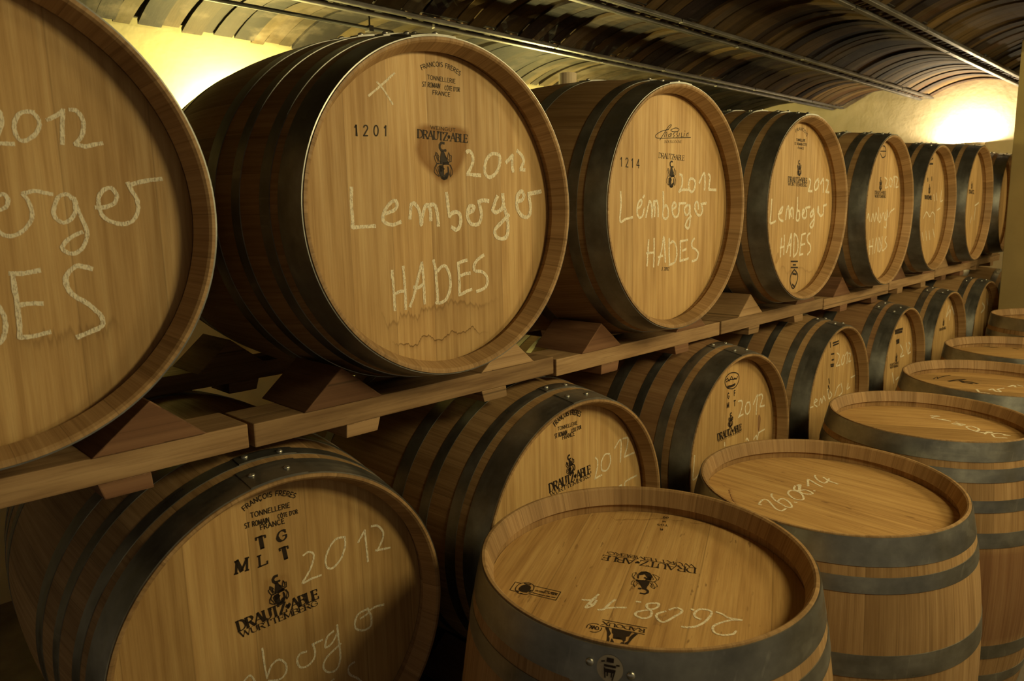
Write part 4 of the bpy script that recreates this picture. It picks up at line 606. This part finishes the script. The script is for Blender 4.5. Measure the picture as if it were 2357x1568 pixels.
STAMP_LABEL = {'cooper_stamp': 'black stamp of the cooper', 'winery_stamp': 'black stamped serif lettering', 'crest': 'black stamped crest', 'number_stamp': 'black punched number', 'stencil_letters': 'black stencilled capitals', 'inspection_stamp': 'small framed seal', 'cooper_logo': 'black bull under ruled lettering', 'code_letters': 'tiny black code letters'}
def barrel(key, label, group, kind='f', seam=100, mat='head', grain=0, plank=.098, wine=None, seed=0, nriv=99):
    bul = BULGE.get(key, .05)
    B = BARRELS[key]; C, ax, a = V(B['C']), V(B['ax']), V(B['a']); R, L = B['R'], B['L']
    if key in MOVE: C = C + V(MOVE[key])
    up = a.cross(ax); Rot = Matrix((a, ax, up)).transposed()
    random.seed(seed + 7)
    lying = key[0] != 'D'
    off = V((0, L / 2, -(R + bul))) if lying else V((0, L, 0))          # thing's base in barrel coordinates
    root = empty('wine_barrel', C + Rot @ off, label, 'barrel', group, Rot)
    lo = -off
    Rw = R - .0022
    rad = lambda s: Rw + bul - bul * ((s - L / 2) / (L / 2)) ** 2
    NS = 30; N = NS * 4
    # staves: outer belly, bevelled chimes and the inner lip down to the heads
    prof = [(.056, R - .03), (.052, R - .0165), (.034, R - .0165), (.0325, R - .0225), (.003, R - .0115), (.0, R - .008), (.0, Rw - .001)]
    pr = [(s, r) for s, r in prof] + [(L * i / 28, rad(L * i / 28)) for i in range(1, 28)] + [(L - s, r) for s, r in prof[::-1]]
    bm = bmesh.new(); uvl = bm.loops.layers.uv.new('grain'); wl = bm.loops.layers.color.new('wine')
    rings = [[bm.verts.new((r * math.cos(2 * math.pi * i / N), s, r * math.sin(2 * math.pi * i / N))) for i in range(N)] for s, r in pr]
    for k in range(len(pr) - 1):
        for i in range(N):
            f = bm.faces.new((rings[k][i], rings[k][(i + 1) % N], rings[k + 1][(i + 1) % N], rings[k + 1][i])); f.smooth = True
            for lp, (ii, kk) in zip(f.loops, ((i, k), (i + 1, k), (i + 1, k + 1), (i, k + 1))):
                lp[uvl].uv = (ii / N * NS + 53 * seed, pr[kk][0] + 3.1 * seed + (0 if 6 <= kk < len(pr) - 6 else (pr[kk][1] - R)))
                s = pr[kk][0]; wv = 0
                if wine:
                    d = min(s, L - s); wv = wine[1] * min(1, max(0, (d - wine[0]) / .012))
                lp[wl] = (wv, wv, wv, 1)
    bmesh.ops.recalc_face_normals(bm, faces=bm.faces)
    for e in bm.edges:
        if len(e.link_faces) == 2 and e.calc_face_angle(0) > .3: e.smooth = False
    obj('stave_body', bm, M['stave'], root, lo)
    # heads
    ca, sa = math.cos(math.radians(grain)), math.sin(math.radians(grain))
    for front in (True, False):
        bm = bmesh.new(); uvl = bm.loops.layers.uv.new('grain')
        y0 = .05 if front else L - .05; y1 = .074 if front else L - .074; rr = R - .0175; n = 72
        c0 = bm.verts.new((0, y0, 0)); e0 = [bm.verts.new((rr * math.cos(2 * math.pi * i / n), y0, rr * math.sin(2 * math.pi * i / n))) for i in range(n)]
        e1 = [bm.verts.new((v.co.x, y1, v.co.z)) for v in e0]; c1 = bm.verts.new((0, y1, 0))
        for i in range(n):
            j = (i + 1) % n; bm.faces.new((c0, e0[i], e0[j])); bm.faces.new((e0[i], e1[i], e1[j], e0[j])); bm.faces.new((c1, e1[j], e1[i]))
        for f in bm.faces:
            for lp in f.loops:
                x, z = lp.vert.co.x, lp.vert.co.z
                lp[uvl].uv = ((x * ca + z * sa) / plank + 31 * seed + .37 * (seed % 3) + .5, -x * sa + z * ca + 2.3 * seed)
        bmesh.ops.recalc_face_normals(bm, faces=bm.faces)
        hd = obj('head', bm, M[mat], root, lo)
        if not front: continue
        def child(nm, F, mt, label=None):
            if not F.bm.faces: return None
            mv = F.bm
            for v in mv.verts: v.co.y += .05
            bmesh.ops.recalc_face_normals(mv, faces=mv.faces)
            o = obj(nm, mv, M[mt], hd)
            if label: o['label'] = label
            return o
        if key in STAINS:
            Fa, Fb, Fc = Flat(.0002), Flat(.0002), Flat(.0002)
            for e in STAINS[key]:
                q = [x / 1000 for x in e[-1]]
                if e[0] == 'band': (Fc if key == 'D2' else Fa).band(e[1] / 1000, e[2], q)
                else: (Fc if key == 'C3' else Fb).blob(e[1], [x / 1000 for x in e[2]], q)
            child('water_stain', Fa, 'stain', 'wavy brown water mark'); child('scorch_mark', Fb, 'burn', 'brown stain'); child('wine_stain', Fc, 'winestain', 'purple wine stain')
        for k_, pn in enumerate(dict.fromkeys(e[0] for e in MARKS.get(key, []))):
            F = Flat(.0004 + .00002 * k_)
            for e in MARKS[key]:
                if e[0] != pn: continue
                q = [x / 1000 for x in e[-1]]; e = e[1:]
                if e[0] == 'text': F.text(e[1], e[2], e[3], q)
                elif e[0] == 'arc': F.arc_text(e[1], e[2], e[3], q)
                elif e[0] == 'crest': F.crest(e[1], q)
                elif e[0] == 'line': F.stroke(smooth([q[i:i + 2] for i in range(0, len(q), 2)]), e[1] / 1000)
                elif e[0] == 'poly': F.poly([q[i:i + 2] for i in range(0, len(q), 2)])
            child(pn, F, 'ink', STAMP_LABEL.get(pn))
        for pn, strokes in CHALK.get(key, []):
            F = Flat(.00035, 6e-7)
            for wd, q in strokes:
                P = [V((q[i] / 1000, q[i + 1] / 1000)) for i in range(0, len(q), 2)]
                S = []                                          # smooth the hand-drawn line
                n_ = len(P)
                for i in range(n_ - 1):
                    p0, p1, p2, p3 = P[max(i - 1, 0)], P[i], P[i + 1], P[min(i + 2, n_ - 1)]
                    for j in range(9):
                        t = j / 9; S.append(.5 * ((2 * p1) + (p2 - p0) * t + (2 * p0 - 5 * p1 + 4 * p2 - p3) * t * t + (3 * p1 - p0 - 3 * p2 + p3) * t ** 3))
                S.append(P[-1]); F.stroke(S, wd / 1000, ragged=.2)
            child(pn, F, 'chalk', 'white handwritten chalk')
    # hoops
    hs = HOOPS[kind]; allh = [(s0, s1, True) for s0, s1 in hs] + [(L - s1, L - s0, False) for s0, s1 in hs[::-1]]
    for hi, (s0, s1, fr) in enumerate(allh):
        bm = bmesh.new(); t_ = .0014; n = 128; s0 = s0 or .0025; s1 = s1 if s1 < L else L - .0025; ss = [s0 + (s1 - s0) * i / 3 for i in range(4)]
        sm = math.radians(seam + random.uniform(-4, 4))
        def band(a0, a1, n, e0, e1, closed):
            cnt = n if closed else n + 1; rows = []
            for i in range(cnt):
                an = a0 + (a1 - a0) * i / n; c, s = math.cos(an), math.sin(an)
                rows.append([bm.verts.new(((rad(q) + e1) * c, q, (rad(q) + e1) * s)) for q in ss] + [bm.verts.new(((rad(q) + e0) * c, q, (rad(q) + e0) * s)) for q in ss[::-1]])
            for i in range(n):
                A, B_ = rows[i], rows[(i + 1) % cnt]; k = len(A)
                for j in range(k):
                    f = bm.faces.new((A[j], B_[j], B_[(j + 1) % k], A[(j + 1) % k])); f.smooth = j not in (3, 7)
            if not closed: bm.faces.new(rows[0]); bm.faces.new(rows[-1][::-1])
        band(0, 2 * math.pi, n, -.0006, t_, True)
        w2 = .055 / R; band(sm - w2, sm + w2 * .8, 10, t_ - .0003, t_ + .0019, False)
        bmesh.ops.recalc_face_normals(bm, faces=bm.faces)
        for e in bm.edges:
            if len(e.link_faces) == 2 and e.calc_face_angle(0) > .6: e.smooth = False
        h = obj('hoop', bm, M['hoop'], root, lo)
        if fr and hi < nriv:
            for sgn in (-1, 1):
                an = sm + sgn * .028 / R; q = (s0 + s1) / 2 + sgn * .004; rr = rad(q) + t_ + .0024
                o = obj('rivet', RIVET, None, h, (rr * math.cos(an), q, rr * math.sin(an)))
                o.rotation_euler = V((math.cos(an), 0, math.sin(an))).to_track_quat('Z', 'Y').to_euler()
        if key == 'D1' and hi == 0:                          # round cooper's sticker on the front of the top hoop
            st = Flat(0); an0 = sm; r0 = rad(.032) + t_ + .0042
            def wrap(bm2, e):
                for v in bm2.verts:
                    x, z = v.co.x, v.co.z; an = an0 + x / r0; s = .03 - z; v.co = V(((rad(s) + t_ + e) * math.cos(an), s, (rad(s) + t_ + e) * math.sin(an)))
            bm2 = bmesh.new(); n2 = 24
            cv = [bm2.verts.new((0, 0, 0))]; prev = None
            for rr_ in (.009, .0185):
                ring = [bm2.verts.new((rr_ * math.cos(2 * math.pi * i / n2), 0, rr_ * math.sin(2 * math.pi * i / n2))) for i in range(n2)]
                for i in range(n2):
                    if prev: bm2.faces.new((prev[i], ring[i], ring[(i + 1) % n2], prev[(i + 1) % n2]))
                    else: bm2.faces.new((cv[0], ring[i], ring[(i + 1) % n2]))
                prev = ring
            wrap(bm2, .0026); bmesh.ops.recalc_face_normals(bm2, faces=bm2.faces)
            sk = obj('sticker', bm2, M['sticker'], h); sk['label'] = 'round cream sticker with a dark bull'
            G = Flat(0)
            for l, wd in (([(-.0035, .0115), (.0035, .0115)], .0062), ([(-.0075, .0035), (.0075, .0035)], .0032), ([(-.012, .008), (-.008, .009)], .002), ([(.009, .006), (.013, .006)], .002), ([(-.0055, -.003), (.0055, -.003)], .005), ([(-.0075, 0), (-.006, -.013)], .0018), ([(.0075, -.001), (.004, -.015)], .0018), ([(-.003, -.004), (-.003, -.010)], .002), ([(.003, -.004), (.0025, -.011)], .002)): G.stroke(l, wd)
            wrap(G.bm, .0031); bmesh.ops.recalc_face_normals(G.bm, faces=G.bm.faces)
            obj('bull_print', G.bm, M['ink'], h)
    if key == 'B3':
        bm = bmesh.new(); add_tube(bm, (0, L / 2 - .05, R + bul - .012), (0, L / 2 - .05, R + bul + .03), .026, 20)
        o = obj('bung', bm, M['bung'], root, lo); o['label'] = 'pale bung in the belly'
    return root

top, low, stand = 'barrels lying in the top row', 'barrels lying in the lower row', 'barrels standing upright on the floor'
barrel('B1', 'oak wine barrel cut off by the left edge, its chalk letters only half seen', top, 'f', seam=97, plank=.115, seed=1)
barrel('B2', 'oak wine barrel stamped 1201 with a brown stain round its crest and a chalk cross', top, 'f', seam=97, plank=.088, seed=2)
barrel('B3', 'oak wine barrel stamped 1214 under a looping script logo, with a bung', top, 'c', seam=92, plank=.1, seed=3, wine=(.31, .45))
barrel('B4', 'oak barrel right of the one stamped 1214, dark streaks beside chalk HADES', top, 'f', seam=95, plank=.085, seed=4, wine=(.24, .7))
barrel('B5', 'oak wine barrel, fifth from left in the top row, with thin faint chalk', top, 'f', seam=98, plank=.1, seed=5, wine=(.2, .5))
barrel('B6', 'oak wine barrel, sixth from left in the top row, chalk smeared', top, 'd', seam=98, plank=.09, seed=6, wine=(.07, .5))
barrel('B7', 'oak wine barrel, seventh from left in the top row, bright glint on its hoop', top, 'd', seam=95, plank=.1, seed=7)
barrel('B8', 'oak wine barrel with dark purplish head, partly hidden by the pillar in the top row', top, 'd', seam=95, plank=.1, seed=8, wine=(.06, .8))
barrel('C1', 'oak wine barrel at bottom left stencilled TG over MLT', low, 'f', seam=90.5, plank=.105, seed=9)
barrel('C2', 'oak wine barrel in the lower row behind the nearest upright barrel, crest over its lettering', low, 'f', seam=88.5, plank=.11, seed=10, wine=(.2, .25))
barrel('C3', 'red-stained oak barrel with a round logo over letters G F M T', low, 'f', seam=86, plank=.1, seed=11, wine=(.06, .75))
barrel('C4', 'oak barrel in the lower row, fourth from the left, pale streaky chalk word half hidden', low, 'f', seam=88, plank=.1, seed=12, wine=(.19, .7))
barrel('C5', 'oak barrel in the lower row, fifth from the left, reddish staves and shiny hoop', low, 'd', seam=100, plank=.1, seed=13, wine=(.05, .7))
barrel('C6', 'oak barrel in the lower row, sixth from the left, brightest glint on its hoop', low, 'd', seam=98, plank=.1, seed=14)
barrel('C7', 'oak barrel in the lower row, seventh from the left, small and far away', low, 'd', seam=98, plank=.1, seed=15)
BARRELS['C8'] = dict(BARRELS['C7']); BARRELS['C8']['C'] = [5.65, -.02, .766]
barrel('C8', 'farthest oak barrel in the lower row, only its dark hoop seen beside the pillar', low, 'd', seam=98, plank=.1, seed=16)
barrel('D1', 'nearest upright oak barrel, bull logo and upside-down chalk date on its lid', stand, 'd', seam=-155.4, mat='head_aged', plank=.12, grain=-65, seed=17)
barrel('D2', 'upright oak barrel, second nearest, its chalk date slanting up to the right', stand, 'd', seam=70, mat='head_aged', plank=.11, grain=0, seed=18)
barrel('D3', 'upright oak barrel with red belly, third nearest, chalk date upside down', stand, 'b', seam=70, mat='head_aged', plank=.11, grain=30, seed=19, wine=(.29, .85))
barrel('D4', 'upright oak barrel, fourth nearest, dark smudged stamp on its lid', stand, 'd', seam=60, mat='head_aged', plank=.11, grain=20, seed=20)
barrel('D5', 'upright oak barrel, fifth nearest, pale scuffs on its steel top hoop', stand, 'd', seam=60, mat='head_aged', plank=.11, grain=40, seed=21)
barrel('D6', 'farthest upright oak barrel, in front of the pillar', stand, 'd', seam=60, mat='head_aged', plank=.11, grain=10, seed=22)


# ------------------------------------------------------------------ wooden cradles between the rows
def uvbox(bm, name='grain', along=0, seed=0):
    uvl = bm.loops.layers.uv.get(name) or bm.loops.layers.uv.new(name)
    for f in bm.faces:
        nn = f.normal
        for lp in f.loops:
            c = lp.vert.co; o_ = [i for i in range(3) if i != along]
            t = c[o_[0]] if abs(nn[o_[1]]) > abs(nn[o_[0]]) else c[o_[1]]
            lp[uvl].uv = ((t + 5) / .23 + 17.3 * seed, c[along] + seed * 1.7)
def cradle(x0, x1, key, bul, y, rear, label, seed, wood='timber'):
    """front or rear cradle: a beam, two wedge chocks on top and two feet under it"""
    random.seed(seed)
    B = BARRELS[key]; Rw, L = B['R'] - .0022, B['L']; ctr = V(B['C']) + (V(MOVE[key]) if key in MOVE else V((0, 0, 0))); ax = V(B['ax'])
    ys = .26 if not rear else .6; xc = ctr.x + ax.x * (ys - ctr.y); cz = ctr.z
    rad = lambda s: Rw + .0022 + bul - bul * ((s - L / 2) / (L / 2)) ** 2
    zt = cz - rad(.23 if not rear else .27) - .001; D = rad(.275 if not rear else .31) + .001
    xm = (x0 + x1) / 2
    r = empty('barrel_cradle', (xm, y + .055, zt - .042), label, 'cradle', ('rear' if rear else 'front') + ' cradles holding the top row' if zt > .8 else 'cradles under the lower row')
    O = V((xm, y + .055, zt - .042))
    s = -1 if rear else 1
    bm = bmesh.new(); add_box(bm, V((x0 + .005, y, zt - .042)) - O, V((x1 - .005, y + .112, zt)) - O, .0025); uvbox(bm, along=0, seed=seed); obj('beam', bm, M[wood], r)
    ya, yb = (y - .004, y + .16) if not rear else (y - .04, y + .112)
    for sd in (-1, 1):
        bm = bmesh.new()
        if (seed * 7 + sd) % 5 == 0 or True:
            az = cz + (.217 * .625 - D) / .78; bx = (D + .78 * (zt - cz)) / .625
            poly = [(xc + sd * bx, zt), (xc + sd * .217, az), (xc + sd * (.217 + (az - zt) * 1.16), zt)]
        add_prism(bm, [(px - O.x, pz - O.z) for px, pz in poly], ya - O.y, yb - O.y, .002); bm.normal_update(); uvbox(bm, along=1, seed=seed + 3 + sd)
        obj('chock', bm, M['timber_dark' if (seed + sd) % 3 else 'timber'], r)
        bm = bmesh.new(); f0 = xc + sd * .172; hw = .038
        poly = [(f0 - hw, zt - .042), (f0 + hw, zt - .042), (f0 + hw - (.008 if sd < 0 else -.002), zt - .068), (f0 - hw + (.008 if sd > 0 else -.002), zt - .068)]
        add_prism(bm, [(px - O.x, pz - O.z) for px, pz in poly], y + .002 - O.y, y + .105 - O.y, .002); bm.normal_update(); uvbox(bm, along=1, seed=seed + 9 + sd)
        obj('foot', bm, M['timber_dark' if (seed + sd) % 2 else 'timber'], r)
    return r
KT = ['B%d' % k for k in range(1, 9)]; KL = ['C%d' % k for k in range(1, 9)]
tx = [BARRELS[k]['C'][0] + (MOVE[k][0] if k in MOVE else 0) for k in ('B1', 'B2', 'B3', 'B4', 'B5', 'B6', 'B7', 'B8')]
edge = [tx[0] - .384] + [(a + b) / 2 for a, b in zip(tx, tx[1:])] + [tx[-1] + .35]
NM = ['the cut-off barrel at the left edge', 'the barrel stamped 1201', 'the barrel stamped 1214', 'the fourth barrel of the top row', 'the fifth barrel of the top row', 'the sixth barrel of the top row', 'the barrel second from the pillar', 'the barrel beside the pillar']
for i in range(8):
    cradle(edge[i], edge[i + 1], KT[i], BULGE.get(KT[i], .05), .10, False, 'front wooden cradle under ' + NM[i], 40 + i)
    cradle(edge[i], edge[i + 1], KT[i], BULGE.get(KT[i], .05), .64, True, 'rear wooden cradle under ' + NM[i], 60 + i)
lx = [BARRELS[k]['C'][0] + (MOVE[k][0] if k in MOVE else 0) for k in ('C1', 'C2', 'C3', 'C4', 'C5', 'C6', 'C7', 'C8')]
ledge = [lx[0] - .355] + [(a + b) / 2 for a, b in zip(lx, lx[1:])] + [lx[-1] + .35]
LN = ['stencilled TG over MLT', 'with the crest over its lettering', 'lettered G F M T', 'fourth in the lower row', 'fifth in the lower row', 'sixth in the lower row', 'seventh in the lower row', 'farthest in the lower row']
for i in range(8):
    for y, rear in ((.10, False), (.64, True)):
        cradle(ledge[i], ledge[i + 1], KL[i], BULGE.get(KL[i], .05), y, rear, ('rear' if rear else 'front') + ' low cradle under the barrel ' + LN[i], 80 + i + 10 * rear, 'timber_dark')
